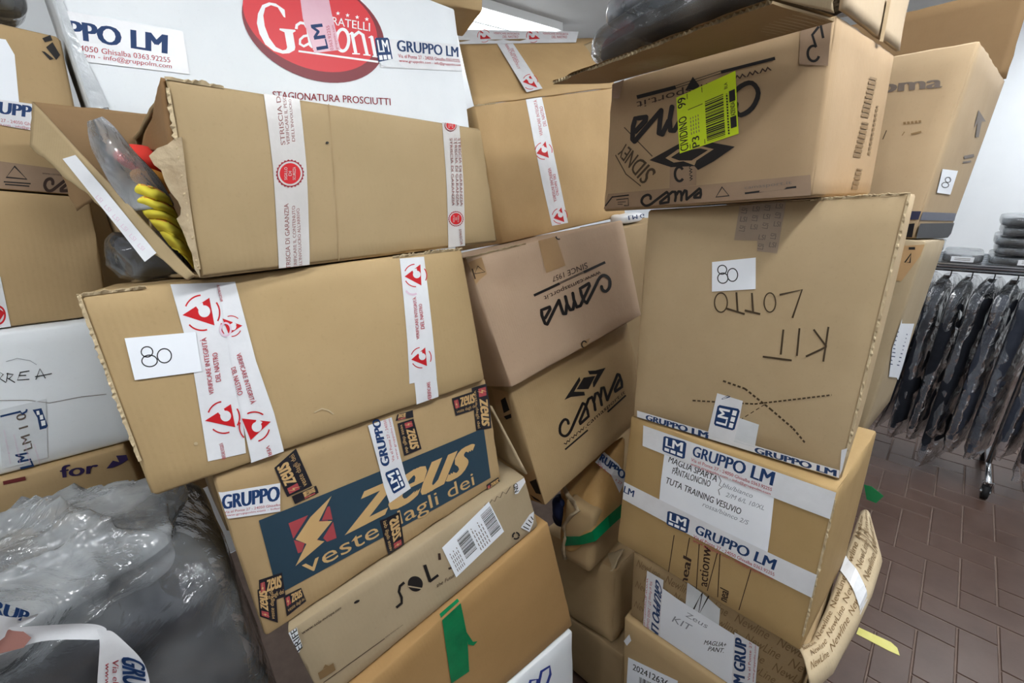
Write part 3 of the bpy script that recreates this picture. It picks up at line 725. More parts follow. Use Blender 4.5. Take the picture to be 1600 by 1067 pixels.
# swollen lid rising towards the back
_n = (MB.f['front'].n * .72 + Z * .69).normalized()
_a, _b2 = MB.c['FTL'], MB.c['FTR']
TL = on_plane(716, 70, _a, (Z * .74 + MB.f['front'].n * .67).normalized())
TR = on_plane(905, 62, _a, (Z * .74 + MB.f['front'].n * .67).normalized())
TR2 = TL + (_b2 - _a) * ((TR - TL).length / (_b2 - _a).length) * 1.08
lid = plate('lid_flap', _a + Z * .002, _b2 + Z * .002, TR2, TL, K_GOLD, MB.root, .006, curl=.012, seed=5)
lf = Plane(_a, _b2, TR2, TL)
p = Print(lf, .014)
p.strip([[(773, 70), (798, 70)], [(797, 110), (823, 108)], [(821, 150), (846, 144)]], TAPE, 4)
tri_logo(p, (815, 134), (827, 124), (838, 143)); p.text('VERIFICARE INTEGRITÀ', [(786, 75), (807, 114), (812, 113), (791, 74)], TRED); p.text('DEL NASTRO', [(796, 82), (806, 104), (810, 103), (800, 81)], TRED)
p.build('tape', lid)
p = Print(lf, .016)
p.quad([(712, 53), (902, 55), (898, 72), (716, 76)], TAPE, 14, 3)
for x in (756, 832): tri_logo(p, (x - 7, 68), (x - 7, 54), (x + 10, 67)); p.text('VERIFICARE INTEGRITÀ', [(x + 14, 56), (x + 54, 57), (x + 54, 61), (x + 14, 60)], TRED); p.text('DEL NASTRO', [(x + 28, 62), (x + 52, 62), (x + 52, 66), (x + 28, 66)], TRED)
p.build('tape', lid)
q0 = lf.at(903, 74, .0); q1 = lf.at(944, 118, .0)
plate('torn_flap', q0, q1, q1 + Z * .02 + ET * .10 + EB * .14, q0 + Z * .035 + ET * .03 + EB * .10, K_EDGE, MB.root, .006, .006, seed=9)

C1 = Box('C1', 'pinkish brown carton with upside-down printing, under the swollen carton in the middle stack', K_PINK, group=ST)
f = C1.f['front']; Y = lambda a: [(800 + x / 4, 267 + y / 4) for x, y in a]
p = Print(f)
p.stroke(Y([(130, 780), (290, 705)]), 4, BLACK); p.stroke(Y([(440, 635), (576, 572)]), 4, BLACK); p.stroke(Y([(290, 700), (440, 630)]), 1, BLACK); p.stroke(Y([(290, 708), (440, 638)]), 1, BLACK)
p.text('SINCE 1957', [(917, 419), (862, 441), (861, 433), (915, 410)], DKBROWN); p.text('www.camasport.it', [(938, 429), (849, 470), (847, 461), (935, 421)], DKBROWN)
script_logo(p, [(963, 450.7), (850.2, 509), (839.6, 479.8), (953.2, 423.7)], BLACK, 4.8)
p.build('printed_logo', C1.root)
p = Print(f)
p.strip([[(839, 371), (866, 362)], [(852, 427), (882, 415)]], TAPE_PALE, 5)
p.arc((872, 369), 4, 5, 60, 330, 2, BLACK); p.build('tape', C1.root)
p = Print(f)
p.poly([(725, 412), (752, 402), (760, 428), (738, 446)], TAPE_PALE); p.stroke([(741, 428), (746, 416), (757, 425)], 1.5, BLACK, close=True); p.stroke([(737, 420), (742, 436)], 2, DKBROWN)
p.build('tape', C1.root)
p = Print(f); p.poly([(905, 536), (921, 528), (917, 540), (908, 546)], TAPE_PALE); p.arc((912, 538), 4, 5, 60, 330, 2, BLACK); p.build('tape', C1.root)
C2 = Box('C2', 'brown carton with black diamond logo leaning under the pinkish one in the middle stack', K_TAN, group=ST)
f = C2.f['front']; Y = lambda a: [(800 + x / 4, 534 + y / 4) for x, y in a]
p = Print(f)
X = lambda a: [(860 + x / 7.622, 565 + y / 7.622) for x, y in a]
p.poly(X([(155, 455), (335, 180), (347, 222), (270, 357), (388, 358), (398, 400), (232, 420)]), BLACK); p.poly(X([(385, 190), (525, 170), (440, 325), (300, 330)]), BLACK); p.poly(X([(437, 110), (525, 105), (648, 72), (510, 302), (495, 302), (493, 248), (545, 148), (455, 152)]), BLACK)
script_logo(p, [(862.5, 664.7), (966.1, 582.1), (974.1, 608.3), (870.5, 691)], BLACK, 4.2)
p.text('www.camasport.it', [(878, 691), (974, 609), (976, 616), (881, 699)], DKBROWN); p.stroke(Y([(325, 672), (465, 550)]), 2.5, BLACK); p.stroke(Y([(590, 438), (706, 334)]), 2.5, BLACK)
p.build('printed_logo', C2.root)
fl_ = C2.f['left']; p = Print(fl_)
p.poly([(768, 606), (794, 612), (801, 652), (780, 652)], TAPE_PALE); p.poly([(783, 625), (790, 620), (797, 640), (788, 645)], BLACK); p.poly([(788, 650), (799, 646), (800, 652), (792, 655)], BLACK)
p.build('tape', C2.root)
p = Print(fl_)
p.poly([(818, 738), (836, 734), (852, 788), (846, 787), (826, 770)], TAPE_PALE); p.poly([(828, 752), (838, 748), (846, 772), (838, 770)], BLACK); p.poly([(829, 772), (842, 780), (848, 786), (835, 779)], BLACK)
p.build('tape', C2.root)

# ---- low cartons between the stacks
GB = Box('G', 'crumpled brown carton with green tape wedged between the middle and right stacks', K_TAN, group='crushed boxes in the gap', bulge=.006, rough=.006, r=.012, crumple=.006)
DB = Box('D', 'dented plain brown carton under the green-taped one in the gap', K_TAN, group='crushed boxes in the gap', bulge=.01, rough=.012, r=.015, crumple=.008)
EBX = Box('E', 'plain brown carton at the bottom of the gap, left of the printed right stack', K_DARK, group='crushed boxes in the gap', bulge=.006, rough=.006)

# ---- front left stack
W2 = Box('W2', 'white carton with blue letters, at the bottom of the front left stack', CARTON_WHITE, group=S1)
p = Print(W2.f['front'])
p.stroke([(838, 1078), (845, 1048), (858, 1040), (859, 1052), (852, 1072)], 4, flat('royal_ink', '2c3f8f')); p.stroke([(820, 1090), (828, 1062), (839, 1060), (836, 1078)], 4, MATS['royal_ink']); p.build('printed_logo', W2.root)
KB = Box('K', 'plain golden brown carton with a strip of green tape, in the front left stack', kraft('kraft_warm', 'a67c44', 'b4884e'), group=S1)
p = Print(KB.f['front'], .002)
p.strip([[(690, 968), (719, 941)], [(696, 1015), (728, 990)], [(703, 1065), (731, 1046)]], TAPE_GREEN, 4); p.poly([(727, 985), (737, 1000), (744, 999), (738, 1006), (729, 1004)], TAPE_GREEN)
p.build('green_tape', KB.root)
p = Print(KB.f['top'], .002); p.strip([[(687, 960), (715, 936)], [(691, 969), (720, 943)]], TAPE_GREEN, 2); p.build('green_tape', KB.root)
SBX = Box('S', 'flat beige carton with a black sun logo and barcode label, in the front left stack', K_GREY, group=S1)
f = SBX.f['front']; Y = lambda a: [(400 + x / 4, 800 + y / 4) for x, y in a]
p = Print(f)
p.stroke(Y([(922, 432), (895, 455), (888, 490), (905, 525), (905, 560), (872, 588)]), 4, BLACK); p.disc(Y([(990, 440)])[0], 11.5, 12, BLACK, -.5); p.stroke(Y([(945, 455), (1030, 468)]), 2, K_GREY)
p.stroke(Y([(1048, 322), (1082, 425)]), 5, BLACK); p.stroke(Y([(1078, 425), (1132, 384)]), 4, BLACK); p.stroke(Y([(1138, 250), (1142, 290)]), 4, DKBROWN); p.stroke(Y([(1195, 345), (1225, 335)]), 3, DKBROWN)
p.text('the Future', Y([(1120, 440), (1245, 365), (1250, 385), (1125, 462)]), DKBROWN, 0, .3)
p.text('www.sols-europe.com', [(470, 986), (532, 946), (533, 951), (472, 992)], DKBROWN, .01)
p.stroke(Y([(420, 1060), (800, 782)]), 1, DKBROWN); p.text('www.solseurope.com', Y([(800, 772), (912, 692), (915, 702), (805, 782)]), DKBROWN)
p.poly(Y([(385, 1000), (480, 935), (495, 980), (400, 1042)]), BROWNINK); p.poly(Y([(415, 975), (430, 945), (455, 955)]), BROWNINK)
p.arc((805, 836), 5, 5, 20, 130, 2.5, BLACK); p.arc((805, 836), 5, 5, 150, 250, 2.5, BLACK); p.arc((805, 836), 5, 5, 270, 370, 2.5, BLACK)
p.build('printed_logo', SBX.root)
p = Print(f); p.disc((557, 939), 5, 2, MATS['black_ink'], -.5, 12); p.build('punched_hole', SBX.root)
p = Print(f, .002)
p.quad([(689, 854), (763, 783), (786, 829), (711, 900)], WHITE, 6, 4)
H = homog([(689, 854), (763, 783), (786, 829), (711, 900)])
p.barcode([H(.27, .15), H(.5, .15), H(.5, .8), H(.27, .8)][1:] + [H(.27, .15)], BLACK, 20, 3); p.barcode([H(.78, .12), H(.98, .12), H(.98, .85), H(.78, .85)][1:] + [H(.78, .12)], BLACK, 20, 4)
for k in range(5): p.dashes([H(.07 + k * .035, .9), H(.07 + k * .035, .3 + .1 * (k % 2))], 1.1, GREYINK, 5, 2)
for k in range(5): p.dashes([H(.55 + k * .045, .92), H(.55 + k * .045, .2 + .12 * (k % 3))], 1.3, GREYINK, 5, 2)
p.build('shipping_label', SBX.root)
p = Print(f, .003); p.poly([(800, 745), (815, 737), (820, 752), (808, 770), (803, 771)], TAPE); p.text('NDE', [(803, 769), (799, 750), (806, 748), (809, 766)], BLACK, .02); p.build('tape', SBX.root)
p = Print(f, .003); p.poly([(812, 823), (826, 803), (833, 798), (832, 816), (826, 830)], TAPE)
for k in range(4): p.stroke([(816 + k * 4, 821 - k * 5), (825 + k * 2.2, 826 - k * 5)], 1.6, BLACK)
p.build('tape', SBX.root)
p = Print(f, .003); p.poly([(447, 982), (459, 970), (472, 1008), (466, 1018), (452, 1020)], TAPE_CLEAR); p.text('ERIFEZ', [(463, 1018), (450, 975), (459, 969), (472, 1010)], BLACK, .02); p.build('tape', SBX.root)
p = Print(f); p.stroke([(756, 790), (760, 782), (763, 788), (768, 780), (772, 783), (776, 775), (781, 777), (785, 768), (790, 771), (797, 760)], 1, MARKER); p.build('handwriting', SBX.root)
# the raised end flap of that carton
h0 = SBX.c['FTR'] + SBX.f['front'].U * .006; h1 = SBX.c['KTR'] * .7 + SBX.c['FTR'] * .3 + SBX.f['front'].U * .006; lean = (ET * .4 * 0 + Z * .13 - SBX.f['front'].U * .012)
plate('end_flap', h0 + Z * .002, h1 + Z * .002, on_plane(741, 626, h0, SBX.f['right'].n), on_plane(768, 634, h0, SBX.f['right'].n), K_GREY, SBX.root, .005, .002, seed=2)
ZB = Box('Z', 'brown carton with a dark blue banner and lightning bolt, in the front left stack', K_TAN, group=S1)
f = ZB.f['front']; Y = lambda a: [(400 + x / 4, 800 + y / 4) for x, y in a]; Y2 = lambda a: [(400 + x / 4, 534 + y / 4) for x, y in a]
p = Print(f)
p.quad([(404, 812), (755, 668), (766, 746), (434, 928)], BANNER, 14, 5)
p.poly([(450, 816), (514, 789), (525, 839), (465, 863)], BRICKRED)
p.stroke([(517, 773), (497, 812), (517, 810), (497, 842), (507, 842), (461, 882), (480, 847), (461, 842), (484, 806)], 9, BANNER, close=True)
p.poly([(517, 773), (497, 813), (518, 812), (494, 842), (506, 844), (461, 883), (478, 848), (461, 841), (484, 806)], KLETTER)
p.text('zeus', [(551, 772), (742, 690), (730, 736), (537, 836)], KLETTER, .06, .25)
p.text('veste dagli dei', [(468, 874), (737, 737), (742, 762), (479, 905)], KLETTER, 0)
p.build('printed_banner', ZB.root)
def zeus_tape(q, q_txt=None, sub=True):
    p = Print(f, .0018); p.quad(q, TAPE_BLACK, 5, 3); H = homog(q)
    p.poly([H(.06, .15), H(.24, .15), H(.24, .6), H(.06, .6)], BRICKRED); p.poly([H(.17, .1), H(.13, .35), H(.18, .35), H(.1, .7), H(.14, .42), H(.09, .42)], KLETTER)
    p.text('zeus', [H(.3, .1), H(.95, .1), H(.92, .6), H(.27, .6)], KLETTER, .06, .2)
    if sub: p.text('veste dagli dei', [H(.07, .7), H(.95, .7), H(.95, .93), H(.07, .93)], KLETTER, .01)
    return p.build('printed_tape', ZB.root)
zeus_tape([(448, 775), (428, 730), (462, 700), (487, 757)])
zeus_tape([(497, 768), (493, 757), (455, 774), (460, 786)], sub=False)
zeus_tape([(645, 653), (657, 700), (630, 711), (620, 661)])
zeus_tape([(617, 657), (620, 647), (644, 640), (645, 651)], sub=False)
zeus_tape([(705, 622), (742, 610), (746, 638), (711, 649)])
zeus_tape([(762, 598), (767, 668), (743, 672), (736, 606)])
zeus_tape([(631, 850), (623, 798), (592, 812), (606, 866)])
zeus_tape([(404, 905), (440, 893), (446, 930), (406, 945)])
zeus_tape([(443, 930), (470, 917), (478, 938), (448, 962)])
zeus_tape([(406, 962), (402, 920), (430, 912), (434, 972)])
zeus_tape([(759, 757), (778, 745), (783, 762), (763, 776)], sub=False)
p = Print(f, .0025)
p.strip([[(574, 664), (611, 651)], [(590, 724), (624, 712)], [(598, 758), (632, 742)], [(607, 784), (640, 761)]], TAPE, 4)
p.text('GRUPPO', [(595, 729), (580, 655), (592, 652), (608, 724)], BLUE, .055, .1)
p.text('Via el Ponte 27 - 24050', [(611, 720), (598, 656), (602, 655), (615, 718)], TRED); p.text('www.gruppolm.com', [(618, 717), (605, 654), (609, 653), (622, 715)], TRED)
lm_block(p, [(613, 770), (599, 737), (620, 728), (632, 758)])
p.build('tape', ZB.root)
p = Print(f, .0025)
p.quad([(335, 770), (437, 753), (437, 797), (345, 811)], TAPE, 8, 3); p.text('GRUPPO', [(345, 773), (436, 757), (437, 780), (347, 795)], BLUE, .055, .08)
p.text('Via el Ponte 27 - 24050 Ghisalba', [(350, 797), (437, 784), (437, 788), (350, 801)], TRED); p.text('www.gruppolm.com - Infor', [(350, 803), (437, 790), (437, 794), (350, 807)], TRED)
p.build('tape', ZB.root)
BB = Box('B', 'brown carton with white number 80 label and two broad tapes, in front left stack', kraft('kraft_straw', 'ad8e5c', 'b89967'), group=S1, bulge=.007)
f = BB.f['front']
p = Print(f)
p.strip([[(266, 444), (352, 441)], [(300, 565), (370, 562)], [(325, 720), (384, 707)]], TAPE, 6)
tri_logo(p, (285, 492), (327, 465), (335, 508)); tri_logo(p, (320, 656), (360, 630), (367, 666))
p.text('VERIFICARE INTEGRITÀ', [(325, 616), (312, 528), (322, 526), (334, 614)], TRED, .02); p.text('DEL NASTRO', [(337, 596), (331, 551), (339, 549), (345, 594)], TRED, .02)
p.text('VERIFICARE INTEGRITÀ', [(346, 719), (341, 692), (348, 690), (353, 716)], TRED, .02)
p.build('tape', BB.root)
p = Print(f, .002)
p.strip([[(340, 442), (367, 440)], [(361, 566), (399, 563)], [(378, 655), (427, 643)], [(395, 733), (446, 714)]], TAPE, 6)
tri_logo(p, (347, 497), (378, 508), (357, 522)); p.ring((352, 514), 8, 10, 3, PINKRED); tri_logo(p, (377, 652), (422, 657), (391, 686))
p.text('VERIFICARE INTEGRITÀ', [(377, 549), (400, 627), (391, 630), (368, 552)], TRED, .02); p.text('DEL NASTRO', [(367, 571), (379, 614), (371, 617), (360, 574)], TRED, .02)
p.text('INTEGRITÀ', [(349, 470), (343, 444), (338, 445), (344, 471)], TRED, .02); p.text('VERIFIC', [(420, 694), (430, 725), (424, 727), (414, 696)], TRED, .02); p.text('DEL', [(412, 715), (416, 728), (410, 730), (407, 717)], TRED, .02)
p.build('tape', BB.root)
p = Print(f)
p.strip([[(624, 404), (662, 401)], [(634, 532), (675, 530)], [(638, 599), (681, 590)]], TAPE, 5); p.strip([[(645, 590), (680, 585)], [(651, 634), (685, 620)]], TAPE, 3)
tri_logo(p, (631, 432), (656, 413), (657, 446)); tri_logo(p, (640, 561), (662, 542), (665, 571)); p.arc((643, 448), 12, 12, 60, 150, 3, PINKRED)
p.text('VERIFICARE INTEGRITÀ', [(647, 530), (642, 465), (648, 463), (653, 529)], TRED, .02); p.text('DEL NASTRO', [(655, 514), (652, 475), (657, 474), (661, 513)], TRED, .02)
p.text('VERIFICARE', [(668, 627), (665, 597), (670, 595), (674, 625)], TRED, .02)
p.build('tape', BB.root)
p = Print(f, .0025)
p.quad([(195, 528), (305, 518), (315, 579), (211, 593)], WHITE, 5, 3)
p.ring((230, 549), 9, 8, 1.8, INKPEN); p.ring((234, 563), 12, 9, 1.8, INKPEN); p.ring((257, 555), 11, 11, 1.8, INKPEN)
p.build('number_label', BB.root)
p = Print(f); p.stroke([(490, 643), (502, 637), (512, 640), (520, 646)], 2, K_EDGE); p.disc((306, 692), 3, 2.5, K_EDGE); p.build('scuff', BB.root)

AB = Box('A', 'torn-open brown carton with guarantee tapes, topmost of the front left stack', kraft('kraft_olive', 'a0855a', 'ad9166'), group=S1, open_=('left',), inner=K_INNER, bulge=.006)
f = AB.f['front']; p = Print(f)
p.strip([[(411, 143), (467, 151)], [(425, 265), (477, 266)], [(436, 424), (484, 418)]], TAPE_GREY, 6)
SEP = flat('sepia_red', '8e5f5c')
for t, q in (('STRISCIA DI', [(437, 228), (430, 148), (437, 147), (444, 227)]), ('VERIFICARE IL PESO', [(446, 227), (441, 150), (446, 149), (451, 227)]), ("DELL'INVOLUCRO", [(454, 222), (450, 156), (454, 155), (459, 222)]),
             ('STRISCIA DI GARANZIA', [(447, 425), (442, 319), (449, 318), (454, 424)]), ('VERIFICARE IL CONTENUTO', [(459, 423), (454, 323), (459, 321), (464, 422)]), ("DELL'INVOLUCRO ALL'ARRIVO", [(467, 423), (461, 327), (466, 325), (472, 422)])): p.text(t, q, SEP, .012)
seal(p, (451, 272), 18); p.build('tape', AB.root)
p = Print(f)
p.strip([[(690, 191), (717, 196)], [(696, 290), (723, 290)], [(700, 388), (726, 384)]], TAPE_GREY, 6); seal(p, (711, 342), 10); seal(p, (703, 196), 8)
for x in (700, 707, 713):
    p.text('STRISCIA DI GARANZIA', [(x + 5, 216), (x + 8, 322), (x + 4, 322), (x + 1, 216)], SEP, .01)
p.text('STRISCIA', [(719, 358), (722, 382), (718, 383), (715, 358)], SEP, .01)
p.build('tape', AB.root)
p = Print(f); p.stroke([(511, 150), (513, 170), (519, 265), (527, 370), (530, 414)], 1.6, MATS['kraft_dark']); p.disc((509, 224), 2.5, 2, BLACK, 0, 10); p.build('crease', AB.root)
# its opened flaps at the left end
bk = AB.f['back']
b0, b1 = AB.c['KTL'], AB.c['KBL']
w0 = on_plane(50, 160, b0, bk.n); w1 = on_plane(120, 330, b0, bk.n); hh = on_plane(241, 180, b0, bk.n)
plate('back_flap', b1 * .25 + b0 * .75, hh, w0, w1, K_INNER, AB.root, .006, .004, seed=1, jag_edges='r')
lp = AB.f['left']
q = [AB.c['FTL'], lp.at(281, 222, 0), lp.at(226, 232, -.03), lp.at(241, 180, -.05)]
plate('top_flap', AB.c['FTL'] - AB.f['front'].n * .008, AB.c['FTL'] * .65 + AB.c['FBL'] * .35 - AB.f['front'].n * .008, lp.at(224, 232, .0), lp.at(243, 182, 0), kraft('kraft_rust', '8c6338', '9c7143'), AB.root, .005, .003, seed=3)
# ragged strip torn along the front corner
tp = Plane(AB.c['FBL'], AB.c['FTL'], AB.c['FTL'] - AB.f['front'].U * .2 - AB.f['front'].n * .05, AB.c['FBL'] - AB.f['front'].U * .2 - AB.f['front'].n * .05)
pts = [(284, 214), (272, 218), (262, 226), (246, 232), (233, 244), (241, 258), (252, 266), (258, 284), (266, 300), (278, 314), (283, 325), (282, 336), (276, 342), (284, 358), (290, 372), (294, 384), (300, 396), (304, 420), (313, 434), (309, 405), (300, 340), (291, 275)]
V = [tp.at(x, y, 0) for x, y in pts]; o = link('torn_strip', V, [tuple(range(len(V)))], mottled('torn_board', '98856a', 'b7a68a', 26, .9, .1, .8, 60, bdist=.006), AB.root, smooth=False); solidify(o, .004, 0)
# the end flap leaning out at the lower left: seen from its outer side
P0 = AB.c['FBL'] - AB.f['front'].U * .004 + Z * .006
vdir = (AB.c['KBL'] - AB.c['FBL']).normalized()
nfl = ray(170, 290).normalized().cross((on_plane(50, 157, b0, bk.n) - P0).normalized()).normalized()
E1 = on_plane(52, 160, b0, bk.n) + (CAM - on_plane(52, 160, b0, bk.n)).normalized() * .02
dn = -UX * .05 + (-AB.f['front'].U) * .02
K_FLAP = kraft('kraft_flap', 'a48a60', 'b3996e')
ef = plate('end_flap', P0, E1, E1 + dn * 1.0 + (P0 - E1) * .10, P0 + dn * .25 + (P0 - E1) * -.02, K_FLAP, AB.root, .005, .004, seed=6, nu=40)
fp = Plane(P0 + dn * .25, E1 + dn, E1, P0)
_pl = Plane(P0, P0 + dn, E1 + dn, E1)
p = Print(_pl, .006 if _pl.n.dot(CAM - P0) > 0 else -.006)
p.strip([[(104, 252), (124, 246)], [(150, 309), (170, 300)], [(195, 365), (214, 354)], [(232, 412), (250, 398)]], TAPE, 4)
for k in range(6): p.text('LSI', [(160 + k * 13, 308 + k * 15), (168 + k * 13, 316 + k * 15), (163 + k * 13, 320 + k * 15), (155 + k * 13, 312 + k * 15)], PINKRED)
p.build('tape', ef)

# ---- right stack
T5 = Box('T5', 'brown carton with a white number label at the bottom of the right stack', K_TAN, group=S2)
p = Print(T5.f['front']); p.quad([(982, 1026), (1060, 1062), (1058, 1120), (979, 1080)], WHITE, 4, 3); p.text('202412636', [(990, 1036), (1046, 1062), (1045, 1072), (989, 1045)], BLACK, .015)
p.barcode([(1000, 1056), (1044, 1077), (1043, 1105), (999, 1085)], BLACK, 20, 8); p.build('shipping_label', T5.root)
p = Print(T5.f['front'], .002); p.poly([(974, 1000), (984, 990), (987, 1000), (980, 1008)], TAPE); p.build('tape', T5.root)
T4 = Box('T4', 'brown carton printed all over with script, with a paper note, in the right stack', K_DARK, group=S2)
f = T4.f['front']; p = Print(f); rnd = random.Random(3)
def script_rows(p, q, rows, cols, mat, words=('NewLine', 'Newline')):
    H = homog(q)
    for r in range(rows):
        for c in range(cols):
            u = (c + .08 + .3 * (r % 2)) / (cols + .4); v = (r + .15) / rows
            p.text(words[(r + c) % len(words)], [H(u, v), H(u + .82 / (cols + .4), v), H(u + .82 / (cols + .4), v + .7 / rows), H(u, v + .7 / rows)], mat, 0, .45)
script_rows(p, [(992, 868), (1322, 1046), (1290, 1165), (987, 962)], 6, 5, BROWNINK)
p.build('printed_script', T4.root)
p = Print(T4.f['right']); H = homog([(1324, 1036), (1361, 874), (1334, 970), (1288, 1165)])
p = Print(f, .0022); p.strip([[(1075, 905), (1126, 950)], [(1068, 1000), (1120, 1050)]], TAPE_CLEAR, 4); p.stroke([(1085, 950), (1098, 925), (1092, 960), (1108, 930)], 2.5, BLACK); p.build('clear_tape', T4.root)
p = Print(f, .003); p.poly([(1036, 917), (1062, 935), (1150, 990), (1146, 1040), (1143, 1075), (1115, 1070), (1066, 1028), (1030, 1000)], WHITE)
for t, q in (('KIT', [(1052, 958), (1084, 975), (1083, 985), (1051, 968)]), ('Zeus', [(1072, 952), (1108, 972), (1107, 980), (1072, 960)]),): p.text(t, q, PENGREY, 0, .3)
for t, q in (('MAGLIA+', [(1102, 997), (1137, 1001), (1136, 1008), (1101, 1004)]), ('PANT.', [(1108, 1007), (1133, 1010), (1132, 1017), (1107, 1014)]), ('10/M', [(1044, 1006), (1061, 1018), (1059, 1025), (1042, 1013)]), ('6/L 2/XL', [(1070, 1026), (1105, 1053), (1102, 1062), (1067, 1034)])): p.text(t, q, INKPEN, .01, .3)
p.build('paper_note', T4.root)
p = Print(f, .0035); p.strip([[(1012, 890), (1038, 905)], [(1008, 945), (1034, 958)], [(1005, 990), (1031, 1012)]], TAPE, 5)
p.text('GRUPPO LM', [(1036, 917), (1029, 1000), (1017, 993), (1026, 900)], BLUE, .055, .1); p.text('Via el Ponte 27 - 24050 Ghisalba', [(1021, 908), (1015, 985), (1011, 983), (1017, 905)], TRED); p.text('www.gruppolm.com', [(1015, 903), (1009, 980), (1006, 978), (1011, 900)], TRED); p.build('tape', T4.root)
p = Print(f, .0035); p.strip([[(1149, 985), (1187, 1008)], [(1146, 1040), (1183, 1050)], [(1143, 1078), (1180, 1088)]], TAPE, 5)
p.text('LM GRUP', [(1146, 1075), (1150, 992), (1168, 997), (1164, 1078)], BLUE, .055, .1); p.text('Via el Ponte 27', [(1169, 1060), (1172, 1000), (1176, 1001), (1173, 1061)], TRED); p.text('www.gruppolm.com', [(1176, 1062), (1180, 1005), (1184, 1007), (1180, 1064)], TRED); p.build('tape', T4.root)
# its swollen lid, bulging out past the carton that stands on it
rn = T4.f['right'].n
c0 = T4.c['FTR']; tn = T4.f['top'].n
inn = [(1246, 1012), (1267, 1004), (1290, 955), (1312, 895), (1332, 838), (1345, 800)]
out = [(1264, 1060), (1300, 1032), (1335, 972), (1362, 915), (1376, 868), (1358, 802)]
def lid_pt(s, t):
    x = s * 5; i = min(int(x), 4); f_ = x - i
    P = lambda L, dz: on_plane(L[i][0] + (L[i + 1][0] - L[i][0]) * f_, L[i][1] + (L[i + 1][1] - L[i][1]) * f_, c0 - Z * dz, tn)
    a_ = P(inn, .004); b_ = P(out, .018)
    if t <= 1:
        q = a_ + (b_ - a_) * t + Z * (.012 * sin(pi * t))
    else:
        q = b_ - Z * (.14 * (t - 1)) - rn * (.05 * (t - 1) ** 2 * sin(pi * s)) + rn * (.008 * sin(pi * min(1, (t - 1) * 2)))
    return q + tn * (.003 * noise.noise(q * 25))
V, F, UV = [], [], []
for j in range(17):
    for i in range(31): V.append(lid_pt(i / 30, j / 8)); UV.append((i / 30 * .42, j / 16 * .25))
for j in range(16):
    for i in range(30): F.append((j * 31 + i, (j + 1) * 31 + i, (j + 1) * 31 + i + 1, j * 31 + i + 1))
sw = link('swollen_lid', V, F, kraft('kraft_lit', 'c1a981', 'cfb892'), T4.root, uvs=UV); solidify(sw, .004, 0)  # paler than its carton: ceiling light put into the board colour
VV, FF = [], []
for r in range(3):
    for cidx in range(5):
        vs, fs = glyphs(('NewLine', 'Newline')[(r + cidx) % 2], 0, .45); n = len(VV)
        s0, t0 = .03 + .19 * cidx + .04 * (r % 2), .06 + .31 * r
        VV += [lid_pt(min(1, s0 + x * .17), min(1, t0 + y * .2)) + Z * .0045 for x, y in vs]; FF += [tuple(k + n for k in q) for q in fs]
link('printed_script', VV, FF, BROWNINK, sw, smooth=False)
VV, FF = [], []
for i in range(9):
    for s_ in (0, 1): VV.append(lid_pt(.60 - .02 * i / 8 + .085 * s_ - .13 * i / 8, i / 8 * 1.08) + Z * .007)
for i in range(8): FF.append((2 * i, 2 * i + 1, 2 * i + 3, 2 * i + 2))
link('tape', VV, FF, TAPE, sw, smooth=False)
VV, FF = [], []
for k in range(3):
    for i in range(7):
        for s_ in (0, 1): VV.append(lid_pt(.80 + .03 * k - .004 * i + .006 * s_, .1 + .13 * i) + Z * .006)
    for i in range(6): m_ = k * 14; FF.append((m_ + 2 * i, m_ + 2 * i + 1, m_ + 2 * i + 3, m_ + 2 * i + 2))
link('crease', VV, FF, BROWNINK, sw, smooth=False)

T3 = Box('T3', 'brown carton with a handwritten paper list under broad tape, in the right stack', kraft('kraft_honey', 'ad8a52', 'b8955d'), group=S2)
f = T3.f['front']; Y = lambda a: [(800 + x / 4, 800 + y / 4) for x, y in a]
p = Print(f)
for a_, b_ in (([1018, 140], [980, 372]), ([1115, 155], [1092, 275]), ([1288, 250], [1222, 490]), ([1305, 255], [1287, 530]), ([1498, 352], [1420, 610]), ([1175, 195], [1150, 500])): p.stroke(Y([a_, b_]), 1.3, DKBROWN)
p.text('neal', Y([(1048, 450), (1075, 265), (1128, 285), (1095, 455)]), DKBROWN, .04, .1); p.text('actionw', Y([(1170, 460), (1190, 195), (1250, 215), (1222, 465)]), DKBROWN, .02, .1); p.text('neal', Y([(1290, 540), (1304, 465), (1360, 490), (1344, 565)]), DKBROWN, .04, .1)
p.build('printed_text', T3.root)
p = Print(f, .0018)
p.poly([(1040, 700), (1212, 762), (1205, 830), (1198, 880), (1120, 850), (1030, 795), (1034, 750)], WHITE)
for t, q in (('MAGLIA SPARTA', [(1046, 711), (1122, 742), (1121, 752), (1045, 721)]), ('+', [(1056, 727), (1062, 729), (1062, 735), (1056, 733)]), ('PANTALONCINO', [(1052, 729), (1112, 750), (1111, 760), (1051, 739)]), ('TUTA TRAINING VESUVIO', [(1043, 744), (1160, 793), (1159, 803), (1042, 754)])): p.text(t, q, INKPEN, .012, .25)
p.stroke([(1124, 742), (1128, 750), (1125, 757), (1130, 760), (1124, 764), (1126, 772)], 1, INKPEN)
for t, q in (('blu/bianco', [(1131, 752), (1178, 770), (1177, 777), (1130, 759)]), ('2/M 6/L 10/XL', [(1136, 767), (1196, 789), (1195, 796), (1135, 774)]), ('rossa/bianco 2/S', [(1100, 782), (1172, 812), (1171, 819), (1099, 789)])): p.text(t, q, PENGREY, 0, .3)
p.build('paper_list', T3.root)
p = Print(f, .003)
p.quad([(1006, 664), (1311, 770), (1302, 812), (1005, 696)], TAPE, 14, 3)
lm_block(p, [(1038, 680), (1074, 690), (1071, 717), (1036, 704)])
lm_tape_text(p, [(1085, 695), (1213, 737), (1211, 759), (1083, 711)], [(1082, 714), (1208, 761), (1207, 766), (1081, 719)], [(1081, 721), (1206, 768), (1205, 773), (1080, 726)])
